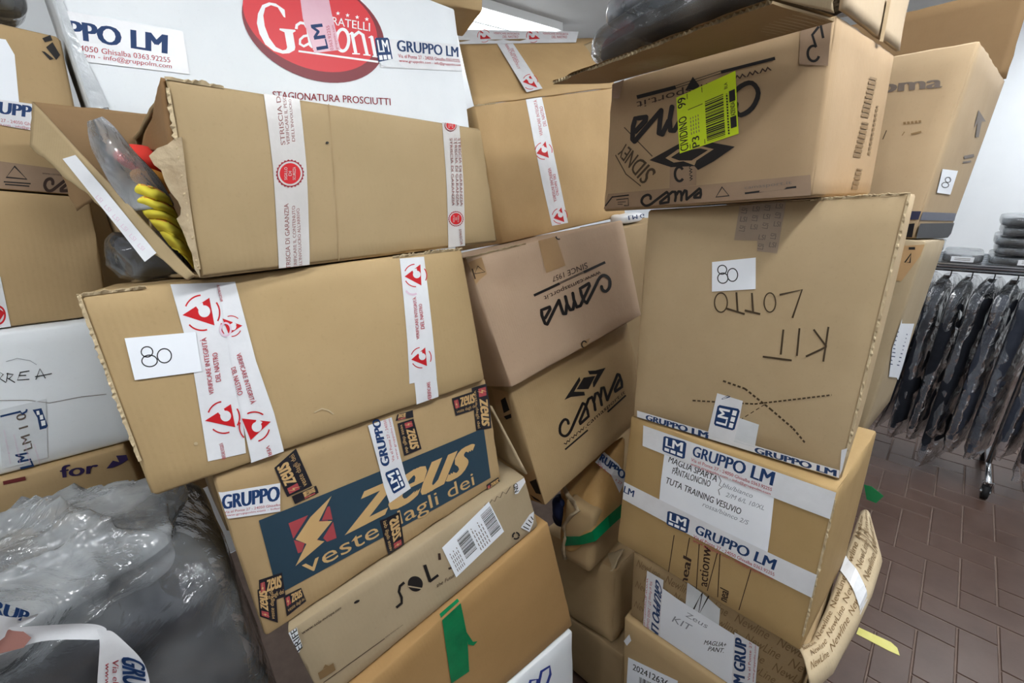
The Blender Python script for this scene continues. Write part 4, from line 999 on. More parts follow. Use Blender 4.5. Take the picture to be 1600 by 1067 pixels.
p.build('tape', T3.root)
p = Print(f, .003)
p.quad([(976, 752), (1283, 900), (1275, 936), (974, 779)], TAPE, 14, 3)
p.text('LM', [(977, 758), (993, 766), (991, 776), (975, 768)], BLUE, .03); lm_block(p, [(1045, 796), (1080, 809), (1076, 832), (1043, 818)])
lm_tape_text(p, [(1090, 817), (1216, 873), (1213, 890), (1088, 831)], [(1086, 833), (1212, 893), (1211, 898), (1085, 838)], [(1085, 840), (1210, 900), (1209, 905), (1084, 845)])
p.build('tape', T3.root)
T2 = Box('T2', 'tall brown carton with a white 80 label and marker lettering, in the right stack', kraft('kraft_sand', 'b0946a', 'bca076'), group=S2, bulge=.006)
f = T2.f['front']; p = Print(f, .002)
p.quad([(1114, 409), (1182, 402), (1182, 451), (1114, 455)], WHITE, 4, 3)
p.ring((1130, 421), 7, 7, 1.6, INKPEN); p.ring((1131, 434), 8, 8, 1.6, INKPEN); p.ring((1146, 429), 8, 10, 1.6, INKPEN); p.build('number_label', T2.root)
p = Print(f)
p.ring((1128, 472), 10, 15, 2, MARKER)
for st in ([(1152, 456), (1154, 487)], [(1136, 481), (1165, 490)], [(1176, 457), (1178, 488)], [(1165, 484), (1189, 490)], [(1219, 460), (1254, 452), (1239, 496)], [(1295, 510), (1287, 564)], [(1292, 541), (1260, 556)], [(1292, 541), (1272, 514)], [(1250, 512), (1246, 555)], [(1225, 514), (1221, 553)], [(1193, 556), (1238, 562)]): p.stroke(st, 3, MARKER)
p.ring((1204, 472), 9, 15, 2, MARKER)
p.dashes([(1083, 625), (1180, 630), (1300, 616)], 2.4, MARKER, 5, 2.5); p.dashes([(1131, 594), (1165, 606), (1205, 638), (1240, 668), (1258, 690)], 3, MARKER, 5, 3); p.dashes([(1140, 666), (1200, 628)], 1.2, MARKER)
p.build('marker_lettering', T2.root)
p = Print(f)
p.poly([(1156, 322), (1229, 313), (1215, 396), (1184, 392), (1184, 376), (1148, 375)], mottled('lsi_tape', '8e7b68', '9c8975', 12, .3, .45, .2, 28))
for r in range(5):
    for c_ in range(4 if r < 3 else 2):
        x = 1156 + c_ * 18 - r * 1.5 + (32 if r >= 3 else 0); y = 324 + r * 14 - c_ * 2.2
        p.text('LSI', [(x + 3, y), (x + 14, y + 1), (x + 13, y + 9), (x + 2, y + 8)] if (r + c_) % 2 else [(x + 2, y + 9), (x + 4, y), (x + 13, y + 1), (x + 11, y + 10)], GREYINK, .01, .1)
p.build('printed_tape', T2.root)
p = Print(f, .002)
p.poly([(1157, 652), (1187, 662), (1180, 698), (1107, 680), (1109, 668)], TAPE_CLEAR); p.poly([(1122, 613), (1162, 625), (1155, 661), (1147, 690), (1106, 678)], TAPE)
lm_block(p, [(1116, 663), (1123, 631), (1158, 638), (1148, 672)]); p.text('G', [(1128, 622), (1140, 615), (1143, 619), (1130, 623)], BLUE, .03)
p.build('tape', T2.root)
p = Print(f, .002)
p.quad([(996, 641), (1312, 734), (1311, 746), (996, 651)], TAPE, 12, 2); p.text('GRUPPO LM', [(1010, 647), (1108, 675), (1107, 685), (1009, 655)], BLUE, .055); p.text('GRUPPO LM', [(1180, 697), (1308, 734), (1307, 744), (1179, 706)], BLUE, .055)
p.poly([(1315, 702), (1330, 701), (1322, 735), (1312, 743)], TAPE); p.text('O L', [(1315, 738), (1324, 704), (1331, 706), (1321, 738)], BLUE, .03)
p.build('tape', T2.root)
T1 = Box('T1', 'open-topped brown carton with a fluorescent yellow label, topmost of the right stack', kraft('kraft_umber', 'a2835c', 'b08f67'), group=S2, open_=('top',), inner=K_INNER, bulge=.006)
f = T1.f['front']; Y = lambda a: [(920 + x / 3.2, y / 3.2) for x, y in a]
p = Print(f)
p.stroke(Y([(245, 487), (440, 437)]), 6, BLACK); p.stroke(Y([(665, 362), (935, 293)]), 5, BLACK); p.stroke(Y([(440, 430), (665, 355)]), 1, BLACK); p.stroke(Y([(440, 442), (665, 368)]), 1, BLACK)
p.text('www.camasport.it', [(1208, 113), (997, 170), (996, 156), (1206, 100)], DKBROWN); p.poly(Y([(490, 450), (525, 385), (560, 430), (530, 450)]), BLACK)
script_logo(p, [(1199, 180), (989, 223), (992, 176.5), (1205, 120.5)], BLACK, 7.5)
X = lambda a: [(980 + x / 4.64, 100 + y / 4.64) for x, y in a]
p.poly(X([(172, 697), (390, 578), (600, 560), (640, 572), (792, 600), (640, 705), (525, 768), (500, 740), (330, 748)]), BLACK); p.poly(X([(290, 682), (380, 620), (560, 598), (640, 618), (515, 700), (500, 735), (420, 705), (350, 715)]), T1.mat); p.poly(X([(330, 678), (400, 632), (545, 612), (600, 625), (480, 700), (390, 700)]), BLACK)
p.build('printed_logo', T1.root)
p = Print(f)
p.text('SIDNEY', [(1006, 289), (966, 241), (977, 222), (1029, 268)], MARKER, .02)
for st in ([(182, 637), (325, 782)], [(137, 775), (190, 870), (265, 930)]): p.stroke(Y(st), 1.6, MARKER)
p.build('handwriting', T1.root)
p = Print(f, .002)
q = [(1059, 153), (1151, 111), (1157, 209), (1065, 240)]; p.quad(q, YELLOW, 6, 4); H = homog(q)
p.text('CIVIDINO', [H(.02, .98), H(.02, .38), H(.17, .38), H(.17, .98)], BLACK, .02); p.text('99', [H(.02, .22), H(.02, .04), H(.17, .04), H(.17, .22)], BLACK, .02); p.text('P3', [H(.24, .99), H(.24, .8), H(.37, .8), H(.37, .99)], BLACK, .02)
for v_ in (.2, .44): pass
p.stroke([H(.2, .02), H(.2, .98)], 1, BLACK); p.stroke([H(.46, .02), H(.46, .98)], 1, BLACK); p.stroke([H(.2, .3), H(.46, .3)], 1, BLACK)
for k in range(4): p.dashes([H(.24 + .045 * k, .75), H(.24 + .045 * k, .45)], 1.2, GREYINK, 4, 2)
p.barcode([H(.8, .12 + .16), H(.8, .97), H(.5, .97), H(.5, .28)], BLACK, 40, 11)
p.dashes([H(.855, .96), H(.855, .3)], 2.4, BLACK, 3, 1.5); p.poly([H(.89, .28), H(.98, .28), H(.98, .46), H(.89, .46)], BLACK); p.poly([H(.89, .7), H(.98, .7), H(.98, .88), H(.89, .88)], BLACK); p.text('AZIENDA', [H(.9, .69), H(.9, .47), H(.97, .47), H(.97, .69)], BLACK, .02); p.text('BLA', [H(.82, .22), H(.82, .12), H(.87, .12), H(.87, .22)], BLACK)
p.build('yellow_label', T1.root)
p = Print(f, .0015)
p.quad([(951, 303), (1267, 273), (1268, 305), (944, 326)], TAPE_BROWN, 12, 3)
script_logo(p, [(997, 303), (1097, 294), (1097, 312), (997, 323)], BLACK, 4); p.stroke(Y([(640, 985), (672, 935), (705, 978)]), 2.5, BLACK, close=True); p.stroke([(1165, 302), (1245, 292)], 3, BLACK); p.text('camasport.it', [(1165, 291), (1238, 282), (1238, 289), (1165, 297)], GREYINK)
p.stroke(Y([(85, 1030), (120, 985), (205, 975)]), 2, BLACK); p.stroke([(964, 312), (983, 310), (983, 321), (976, 321)], 1.5, BLACK); p.stroke([(966, 316), (979, 315)], 1, BLACK); p.stroke([(966, 319), (974, 319)], 1, BLACK)
p.build('printed_tape', T1.root)
p = Print(f, .0015); p.strip([[(1050, 240), (1092, 240)], [(1048, 294), (1090, 289)]], TAPE_BROWN, 4); p.arc((1064, 272), 7, 11, 40, 320, 4, BLACK); p.stroke([(1066, 262), (1074, 246)], 4, BLACK); p.text('www', [(1080, 283), (1079, 252), (1084, 251), (1085, 282)], BLACK); p.build('printed_tape', T1.root)
p = Print(f, .0015); p.poly([(1252, 40), (1300, 34), (1294, 103), (1250, 101)], TAPE_BROWN); p.arc((1272, 84), 9, 12, 20, 300, 4, BLACK); p.stroke([(1276, 74), (1270, 55), (1280, 42)], 4, BLACK); p.stroke([(1287, 60), (1283, 40)], 4, BLACK); p.build('printed_tape', T1.root)
p = Print(f, .0012); p.poly([(957, 133), (976, 124), (968, 155), (957, 152)], TAPE_BROWN); p.build('printed_tape', T1.root)
r_ = T1.f['right']; p = Print(r_)
for a_, b_, w_ in (((1345, 184), (1360, 122), 12), ((1334, 246), (1346, 192), 11), ((1353, 242), (1366, 166), 4), ((1333, 296), (1339, 264), 9)): p.dashes([a_, b_], w_, BROWNINK, 5, 2.5)
p.build('printed_text', T1.root)
# front flap of that carton, raised and cut across the flutes
a, b = T1.c['FTL'] + f.n * .004, T1.c['FTR'] + f.n * .004
def flapn(th): return (f.n * -sin(radians(th)) + Z * cos(radians(th))).normalized()
FN = flapn(2)
d = on_plane(862, 132, a, FN); c = on_plane(1205, 6, a, FN); b2 = on_plane(1303, 34, a, FN)
V, F, M = [], [], []
nu, nv, th = 96, 6, .0075
nn = (b - a).cross(d - a).normalized()
if nn.z < 0: nn = -nn
def fp_(u, v): return a * ((1 - u) * (1 - v)) + b2 * (u * (1 - v)) + c * (u * v) + d * ((1 - u) * v)
for side in (0, 1):
    for j in range(nv + 1):
        for i in range(nu + 1):
            u, v = i / nu, j / nv; q = fp_(u, v)
            q = q + (d - a).normalized() * ((.008 if j == nv else 0) * noise.noise(q * 30 + Vector((side * .3, 0, 0)))) + nn * (.006 * sin(pi * v) * noise.noise(q * 5))
            V.append(q + nn * (th * side))
    o_ = side * (nu + 1) * (nv + 1)
    for j in range(nv):
        for i in range(nu): F.append(tuple(o_ + k for k in (j * (nu + 1) + i, j * (nu + 1) + i + 1, (j + 1) * (nu + 1) + i + 1, (j + 1) * (nu + 1) + i))); M.append(0)
n0 = len(V); ns = 520
for v in (0, .5, .985):
    for i in range(ns + 1):
        u = i / ns; V.append(fp_(u, v) + nn * (th * (.5 + .5 * sin(2 * pi * u * 52))))
for r in range(2):
    for i in range(ns): F.append((n0 + r * (ns + 1) + i, n0 + r * (ns + 1) + i + 1, n0 + (r + 1) * (ns + 1) + i + 1, n0 + (r + 1) * (ns + 1) + i)); M.append(1)
fo = link('front_flap', V, F, [kraft('kraft_flap2', '9c7e55', 'ab8b60'), K_EDGE], T1.root, M)
plate('torn_corner', on_plane(1200, 6, a, FN) + nn * .008, on_plane(1302, 30, a, FN) + nn * .008, on_plane(1300, 18, a, FN) + nn * .035, on_plane(1210, 2, a, FN) + nn * .02, K_EDGE, T1.root, .004, .01, seed=4)
# its side flap standing up
a, b = T1.c['FTR'] + r_.n * .003 + Z * .003, T1.c['KTR'] + r_.n * .003 + Z * .003
sf = plate('side_flap', a, b, b + Z * .16 - r_.n * .004, a + Z * .16 - r_.n * .004, kraft('kraft_side', 'b39a78', 'c1a988'), T1.root, .006, .002, seed=8)
p = Print(Plane(a, b, b + Z * .16 - r_.n * .004, a + Z * .16 - r_.n * .004), .005)
p.stroke([(1384, 0), (1372, 66)], 6, K_DARK); p.build('seam', sf)

# ---- cartons standing behind the right stack
R2 = Box('R2', 'tall brown carton half hidden behind the right stack, under the large open one', K_GREY, group='boxes behind the right stack')
p = Print(R2.f['front']); p.poly([(1412, 384), (1445, 382), (1438, 400), (1408, 440), (1400, 438)], TAPE_PALE); p.stroke([(1420, 388), (1430, 388)], 4, BLACK); p.stroke([(1414, 410), (1424, 396), (1422, 410)], 2.5, BLACK, close=True); p.build('printed_tape', R2.root)
p = Print(R2.f['right'], .002); p.quad([(1398, 505), (1425, 505), (1405, 590), (1386, 588)], WHITE, 3, 5)
for k in range(9): p.stroke([(1399 - k * 1.4, 520 + k * 6), (1414 - k * 1.5, 522 + k * 6)], 1.6, BLUE)
p.build('shipping_label', R2.root)
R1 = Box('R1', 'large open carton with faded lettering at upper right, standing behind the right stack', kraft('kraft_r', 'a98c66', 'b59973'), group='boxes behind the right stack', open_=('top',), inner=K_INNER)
f = R1.f['front']; p = Print(f); p.text('joma', [(1352, 129), (1474, 119), (1472, 143), (1351, 155)], GREYINK, .045); p.dashes([(1412, 193), (1440, 190)], 4, BROWNINK, 4, 2); p.stroke([(1410, 212), (1414, 206)], 1.5, BROWNINK); p.stroke([(1424, 210), (1440, 206)], 3, BROWNINK); p.stroke([(1380, 218), (1386, 204)], 1.5, MARKER); p.build('printed_text', R1.root)
p = Print(f, .0015); p.quad([(1300, 330), (1440, 330), (1436, 343), (1296, 343)], flat('navy_tape', '34374f', .3), 6, 2); p.build('navy_tape', R1.root)
p = Print(R1.f['right'], .0015); p.quad([(1438, 331), (1492, 333), (1490, 345), (1434, 344)], MATS['navy_tape'], 6, 2); p.build('navy_tape', R1.root)
p = Print(R1.f['right'], .002); p.poly([(1470, 264), (1492, 267), (1481, 304), (1461, 301)], WHITE); p.ring((1477, 281), 4, 4, 1.2, INKPEN); p.ring((1473, 289), 5, 4, 1.2, INKPEN); p.build('number_label', R1.root)
p = Print(R1.f['right']); p.poly([(1518, 200), (1526, 172), (1538, 190), (1531, 190), (1526, 215), (1520, 214), (1524, 192)], GREYINK); p.stroke([(1502, 246), (1519, 243)], 5, GREYINK); p.stroke([(1500, 254), (1514, 252)], 3, GREYINK); p.build('printed_text', R1.root)
p = Print(f, .004); p.poly([(1396, 352), (1430, 349), (1427, 371), (1394, 372)], flat('black_polythene', '17171c', .4, .3)); p.build('black_wrap', R1.root)
p = Print(R1.f['right'], .004); p.poly([(1432, 349), (1488, 348), (1483, 365), (1478, 371), (1428, 372)], MATS['black_polythene']); p.build('black_wrap', R1.root)
a, b = R1.c['KTL'], R1.c['KTR']
plate('back_flap', a + Z * .002, b + Z * .002, b + Z * .22, a + Z * .22, K_INNER, R1.root, .006, .002, seed=12)
a, b = R1.c['FTR'], R1.c['KTR']
NB = None

# edges crushed and torn by handling
fray(BB, 'FTL', 'FTR', .74, 1.0, .01, 40, 1); fray(BB, 'FTL', 'FTR', .0, .12, .008, 20, 2); fray(T2, 'FTL', 'FTR', .7, 1.0, .006, 50, 3)
fray(T2, 'FTR', 'FBR', .0, .9, .005, 90, 4, T2.f['right'].n); fray(T3, 'FTR', 'FBR', .05, .9, .005, 60, 5, T3.f['right'].n); fray(C1, 'FTL', 'FTR', .0, .3, .007, 26, 6)
fray(AB, 'FTL', 'FTR', .0, .12, .009, 16, 7); fray(MB, 'FTL', 'FTR', .0, .12, .01, 16, 8); fray(BB, 'FTL', 'FBL', .0, .8, .006, 60, 9, -BB.f['front'].U); fray(AB, 'FTL', 'FBL', .05, .95, .008, 60, 10, -AB.f['front'].U)

# ================================================================== soft goods and the garment rack
CLOTH_DK = mottled('dark_cloth', '1c1f26', '2a2d35', 6, .85, .15, .3, 40)
CLOTH_NV = mottled('navy_cloth', '151b35', '222a48', 6, .8, .2, .3, 40)
FILM = film('polythene', .16, 'e3e9ee', .05, .5, 7, 1.2); FILM_LT = film('polythene_thin', .14); FILM_MK = film('polythene_milky', .6)
# ---- big clear bag of dark clothes at the lower left
fz = ZB.f['front']
P = on_plane(357, 884, fz.a, fz.n); P = CAM + (P - CAM) * .955 - fz.U * .012
U_ = fz.U.copy(); U_.z = 0; U_.normalize(); Vb = Vector((-U_.y, U_.x, 0))
hx, hy, hz = .34, .158, .26
ctr = P - U_ * hx + Vb * hy - Z * hz
bag = thing('clothes_bag', ctr - Z * hz, 'large clear plastic bag packed with dark clothes at the lower left, tied with printed tape', 'bag')
def crease(p): return -.03 * max(0, ridged(p, 6, 2)) * (1 if p.z > P.z - .08 else .2)
blob('clothes', ctr, U_, Vb, Z, hx - .03, hy - .03, hz - .03, CLOTH_DK, bag, .28, 60, 30, .012, 7, 1)
LOOSE = film('polythene_loose', .42, 'e6ecf0', .05, .6, 9, 1.3)
def puff(p):
    top = max(0, min(1, (p.z - (P.z - .09)) / .09))
    return top * (.035 * max(0, ridged(p, 5, 4)) ** 2 + .014 * ridged(p, 12, 8)) + .006 * ridged(p, 9, 3)
blob('polythene', ctr + Z * .008, U_, Vb, Z, hx + .004, hy + .004, hz + .0, FILM, bag, .26, 130, 80, .01, 5, 3, puff)
def puff2(p):
    a_, b_ = p.dot(U_), p.dot(Vb); w_ = Vector((a_ * 3.2 + b_ * 2.5, b_ * 11 - a_ * 5, p.z * 8)); v_ = Vector((a_ * 10 + b_ * 6, b_ * 3 - a_ * 2, p.z * 7))
    return .034 * max(0, ridged(p, 6, 14)) ** 2 + .022 * max(0, ridged(w_, 1.0, 18)) ** 3 + .018 * max(0, ridged(v_, 1.0, 31)) ** 3 + .004 * ridged(p, 34, 11)
blob('loose_neck', ctr + Z * (hz + .02) - U_ * .02 + Vb * .03, U_, Vb, Z, hx - .045, hy - .01, .045, LOOSE, bag, .6, 180, 60, .015, 6, 13, puff2)
def ribbon(name, pts, w, mat, parent, wdir=None):
    """a tape loop through 3-D points, w = list of half-width vectors"""
    V, F = [], []
    for q, h in pts: V += [q - h, q + h]
    for i in range(len(pts) - 1): F.append((2 * i, 2 * i + 1, 2 * i + 3, 2 * i + 2))
    o = link(name, V, F, mat, parent); solidify(o, .0006, 0); o.modifiers.new('s', 'SUBSURF').levels = 0
    return o
ff = Plane(*[P + Vb * -.035 + q for q in (-U_ * .7 - Z * .4, -Z * .4, Z * .2, -U_ * .7 + Z * .2)])
def strap(rows, prints):
    p = Print(ff, .0)
    V, F = [], []
    for k, (l, r, dz) in enumerate(rows):
        for t in range(4):
            x, y = l[0] + (r[0] - l[0]) * t / 3, l[1] + (r[1] - l[1]) * t / 3
            V.append(ff.at(x, y, dz + .003 * sin(t * 1.1 + k)))
    for k in range(len(rows) - 1):
        for t in range(3): F.append((k * 4 + t, k * 4 + t + 1, k * 4 + t + 5, k * 4 + t + 4))
    o = link('tape', V, F, TAPE, bag)
    o.modifiers.new('smooth', 'SUBSURF').levels = 1; o.modifiers['smooth'].render_levels = 2
    if prints:
        q = Print(ff, .012)
        for t, qq, mm, bb in prints: q.text(t, qq, mm, bb, .08)
        q.build('print', o)
    return o
strap([[(-60, 925), (-60, 1000), .02], [(-10, 935), (-10, 1000), .02], [(30, 955), (20, 975), .012], [(64, 954), (52, 967), .004]], [('GRUP', [(-45, 912), (50, 945), (46, 962), (-48, 936)], BLUE, .055)])
strap([[(-60, 955), (-60, 1035), .006], [(-10, 972), (0, 1022), .008], [(50, 965), (52, 992), .012], [(105, 962), (108, 986), .014], [(150, 964), (148, 986), .013], [(170, 975), (156, 988), .011]], [])
strap([[(150, 972), (176, 976), .010], [(158, 985), (200, 1000), .012], [(156, 1010), (224, 1022), .012], [(154, 1040), (234, 1050), .011], [(150, 1090), (238, 1095), .010]], [('GRUPPO', [(226, 1025), (232, 1100), (194, 1105), (190, 1012)], BLUE, .055), ('Via el Ponte 27', [(186, 1020), (186, 1110), (178, 1110), (176, 1020)], TRED, .01), ('www.gruppolm', [(173, 1025), (170, 1110), (162, 1110), (163, 1025)], TRED, .01)])
# a crumpled dark red print patch on the tape
q = Print(ff, .012); q.poly([(-20, 985), (30, 968), (52, 985), (40, 1000), (-20, 1015)], flat('blurred_print', 'a5766d')); o = q.build('print', bag)
# carton that carries the bag
BOXES['SUP'] = [tuple(ctr + U_ * (sx * .32) + Vb * (sy * .16) + Z * z) for z, in ((-hz - .012,),) for sx, sy in ()] or [tuple(ctr + U_ * (sx * .32) + Vb * (sy * .16) + Z * (zz - ctr.z if zz == 0 else -hz - .012)) for sx, sy, zz in ((-1, -1, 0), (1, -1, 0), (1, -1, 1), (-1, -1, 1), (-1, 1, 0), (1, 1, 0), (1, 1, 1), (-1, 1, 1))]
Box('SUP', 'brown carton underneath the big clear bag of clothes', K_TAN, group='boxes of the far left stack')

# ---- what spills from the torn-open carton
fa = AB.f['left']
_d = (AB.c['KBL'] - AB.c['FBL']).normalized(); _m = AB.c['FBL'] * .5 + AB.c['FTL'] * .5
def inside(px, py, back): return on_plane(px, py, _m + _d * (.02 - back * 2.0), -ray(250, 320).normalized())
cl = thing('folded_shirt', inside(255, 370, -.05), 'folded yellow and red shirts showing inside the torn-open carton', 'clothes')
YC = mottled('yellow_cloth', 'e3d23a', 'efe25c', 8, .8, .2, .3, 60); RC = mottled('red_cloth', 'd8342e', 'e5483c', 8, .8, .2, .3, 60); OC = mottled('orange_cloth', 'd8a84c', 'e08a3c', 10, .8, .2, .3, 60)
def fold_roll(name, pts, r, mat, parent, flatz=.5, seed=0):
    V, F = [], []; seg = 14
    for i, q in enumerate(pts):
        t = (pts[min(i + 1, len(pts) - 1)] - pts[max(i - 1, 0)]).normalized(); s = t.cross(Z).normalized(); w = s.cross(t)
        rr = r * (.55 + .45 * sin(pi * (i + .6) / len(pts)))
        for k in range(seg):
            an = 2 * pi * k / seg; V.append(q + s * (rr * cos(an)) + w * (rr * flatz * sin(an)) + Vector((1, 1, 1)) * (.003 * noise.noise(q * 40 + Vector((k * .4, seed, 0)))))
    for i in range(len(pts) - 1):
        for k in range(seg): F.append((i * seg + k, i * seg + (k + 1) % seg, (i + 1) * seg + (k + 1) % seg, (i + 1) * seg + k))
    F.append(tuple(range(seg))[::-1]); F.append(tuple((len(pts) - 1) * seg + k for k in range(seg)))
    return link(name, V, F, mat, parent)
def lerp_px(a, b, n, back, sag=0): return [inside(a[0] + (b[0] - a[0]) * i / n, a[1] + (b[1] - a[1]) * i / n + sag * sin(pi * i / n), back + .01 * sin(pi * i / n)) for i in range(n + 1)]
L_ = [(210, 288), (215, 312), (226, 334), (246, 357), (270, 388)]; R_ = [(262, 306), (274, 332), (284, 352), (294, 384), (304, 420)]
def ip(L, v): x = v * 4; k = min(int(x), 3); return (L[k][0] + (L[k + 1][0] - L[k][0]) * (x - k), L[k][1] + (L[k + 1][1] - L[k][1]) * (x - k))
V, F, M = [], [], []; NV, NU = 80, 20
for j in range(NV + 1):
    for i in range(NU + 1):
        u, v = i / NU, j / NV; a_, b_ = ip(L_, v), ip(R_, v)
        x, y = a_[0] + (b_[0] - a_[0]) * u, a_[1] + (b_[1] - a_[1]) * u - 5 * sin(pi * u)
        q = inside(x, y, -.045); ph = v * 5.2 + .25 * noise.noise(Vector((u * 3, v * 4, 0)))
        bump_ = abs(sin(pi * ph)) ** .7 * (.016 if v < .75 else .022)
        V.append(q - ray(x, y).normalized() * (bump_ - .03 * (1 - sin(pi * min(1, .08 + u * .9))) ))
for j in range(NV):
    for i in range(NU):
        F.append((j * (NU + 1) + i, j * (NU + 1) + i + 1, (j + 1) * (NU + 1) + i + 1, (j + 1) * (NU + 1) + i))
        f_ = (j / NV * 5.2) % 1; M.append(1 if j / NV < .62 and (f_ < .12 or f_ > .9) and i % 7 != 3 else 0)
o = link('yellow_shirt', V, F, [YC, OC], cl, M); solidify(o, .003, 0)
fold_roll('red_fold', lerp_px((200, 246), (250, 262), 8, -.10, -3), .03, RC, cl, .8, 8)
fold_roll('orange_fold', lerp_px((218, 275), (258, 294), 8, -.085, -3), .022, OC, cl, .8, 9)
bagP = thing('plastic_sleeve', inside(165, 240, -.02), 'clear plastic sleeve poking out of the torn-open carton over the yellow shirts', 'plastic bag')
V, F = [], []; rows = [((136, 190), (160, 182)), ((138, 212), (178, 196)), ((142, 232), (200, 225)), ((156, 256), (218, 246)), ((172, 290), (246, 272)), ((192, 312), (262, 300)), ((206, 330), (274, 322))]
for k, (l, r) in enumerate(rows):
    for t in range(13):
        x, y = l[0] + (r[0] - l[0]) * t / 12, l[1] + (r[1] - l[1]) * t / 12
        q = inside(x, y, -.06); V.append(q - ray(x, y).normalized() * (.03 * sin(pi * t / 12) + .012 * ridged(q, 22, 5)))
for k in range(len(rows) - 1):
    for t in range(12): F.append((k * 13 + t, k * 13 + t + 1, (k + 1) * 13 + t + 1, (k + 1) * 13 + t))
o = link('sleeve_film', V, F, film('polythene_fold', .55, 'dfe5ea', .12, .3, 14), bagP); o.modifiers.new('sub', 'SUBSURF').render_levels = 2; solidify(o, .0004)
# ---- dark wrapped pack squeezed between the far left stack and the front stack
c0 = BB.f['top'].bil(.13, .74) + Z * .05
pk = thing('wrapped_pack', c0 - Z * .048, 'dark clothes pack in shiny film on the number 80 carton, below the torn flap', 'clothes pack')
blob('clothes', c0, L1.f['front'].U, -L1.f['front'].n, Z, .044, .062, .036, CLOTH_DK, pk, .5, 30, 16, .006, 14, 3)
blob('film', c0, L1.f['front'].U, -L1.f['front'].n, Z, .05, .068, .042, FILM_LT, pk, .55, 70, 40, .012, 16, 4, lambda p: .009 * ridged(p, 18, 1))
# ---- navy clothes showing in the crumpled carton
c0 = GB.f['left'].bil(.55, .82) if False else on_plane(864, 810, GB.c['FTL'] - GB.f['front'].n * -.0, GB.f['front'].n)
nv_ = thing('navy_clothes', c0 - Z * .03, 'dark navy clothes peeping out of the crumpled green-taped carton', 'clothes')
blob('cloth', c0 - GB.f['front'].n * .056 + GB.f['front'].U * .002, GB.f['front'].U, -GB.f['front'].n, Z, .036, .035, .07, CLOTH_NV, nv_, .7, 36, 22, .02, 20, 2)
# bulging upper part of the crumpled carton, with its torn rim, tape strips
gn = GB.f['front'].n
pl = lambda px, py, k: on_plane(px, py, GB.c['FBR'] - gn * k, gn)
rowsG = [[(878, 858, 0), (897, 868, -.012), (925, 832, -.02), (948, 812, .06), (971, 792, .16)], [(874, 830, .0), (898, 838, -.01), (926, 806, .0), (950, 788, .08), (973, 770, .18)],
         [(884, 792, .02), (906, 800, .02), (930, 772, .05), (952, 752, .12), (974, 735, .2)], [(872, 768, .06), (902, 758, .07), (930, 738, .1), (953, 716, .16), (976, 700, .23)], [(882, 748, .11), (910, 726, .13), (934, 712, .15), (955, 694, .2), (977, 677, .26)]]
V = []; F = []; ni = len(rowsG[0])
for r in rowsG:
    for x, y, k in r: V.append(pl(x, y, k))
for j in range(len(rowsG) - 1):
    for i in range(ni - 1): F.append((j * ni + i, j * ni + i + 1, (j + 1) * ni + i + 1, (j + 1) * ni + i))
gt = link('bulging_lid', V, F, mottled('kraft_creased', 'a98450', 'bd9862', 9, .6, .3, .9, 14, bdist=.012), GB.root); gt.modifiers.new('sub', 'SUBSURF').render_levels = 3; solidify(gt, .005, -1)
rim = [(884, 872), (880, 856), (884, 838), (880, 822), (892, 806), (904, 797), (898, 786), (886, 774), (880, 756), (892, 744)]
rim3 = [pl(x, y, -.006 + .06 * max(0, (i - 5) / 4)) for i, (x, y) in enumerate(rim)]
V, F = tube(rim3, .007, 8); V = [v + Vector((1, 1, 1)) * (.006 * noise.noise(v * 90)) for v in V]
link('torn_rim', V, F, MATS['torn_board'], GB.root)
def gstrip(rows, mat, name, parent, lift=.012):
    V, F = [], []
    for (x0, y0, k0), (x1, y1, k1) in rows: V += [pl(x0, y0, k0 - lift), pl(x1, y1, k1 - lift)]
    for i in range(len(rows) - 1): F.append((2 * i, 2 * i + 1, 2 * i + 3, 2 * i + 2))
    return link(name, V, F, mat, parent, smooth=False)
gstrip([((880, 838, .005), (880, 853, .005)), ((905, 838, -.012), (908, 851, -.012)), ((925, 830, -.016), (930, 846, -.016)), ((950, 806, .05), (953, 824, .05)), ((974, 785, .15), (976, 803, .15))], TAPE_GREEN, 'green_tape', gt)
wt = gstrip([((930, 722, .10), (944, 706, .15)), ((955, 742, .13), (966, 725, .19)), ((968, 770, .17), (980, 745, .22))], TAPE, 'tape', gt)
tpn = Plane(pl(930, 722, .08), pl(968, 770, .15), pl(980, 745, .2), pl(944, 706, .13)); q = Print(tpn, .006); q.text('RUPPO', [(939, 708), (976, 738), (972, 750), (934, 718)], BLUE, .055); q.text('Via el Ponte 27', [(933, 721), (970, 754), (968, 758), (930, 725)], TRED); q.build('print', wt)
# torn flap on the dented carton
a = DB.c['FTR'] + Z * .0; dn_ = DB.f['front'].n
plate('torn_flap', on_plane(925, 893, a, dn_), on_plane(958, 893, a, dn_) + dn_ * .0, on_plane(975, 858, a - dn_ * .06, dn_), on_plane(950, 866, a - dn_ * .06, dn_), K_EDGE, DB.root, .006, .006, seed=15)

# ---- dark jacket pack lying in the open top of the right stack
f1 = T1.f['front']; u1 = f1.U; n1 = -f1.n
c0 = (T1.c['FTL'] + T1.c['FTR'] + T1.c['KTL'] + T1.c['KTR']) / 4 - u1 * .06 - n1 * .04 + Z * .10
jk = thing('bagged_jacket', c0 - Z * .07, 'dark jacket folded in clear plastic on top of the right stack of boxes', 'clothes pack')
up1 = (Z + .0 * u1).normalized()
blob('jacket', c0, u1, n1, up1, .25, .15, .036, mottled('charcoal_cloth', '211f1e', '2f2c2a', 5, .8, .2, .3, 40), jk, .5, 60, 24, .02, 7, 6)
blob('polythene', c0 + Z * .012, u1, n1, up1, .262, .162, .046, film('polythene_bright', .1, 'e8eef4', .06, .3, 5, .8), jk, .46, 110, 50, .02, 7, 6, lambda p: .012 * ridged(p, 7, 6))
c1 = c0 + Z * .072 - u1 * .04
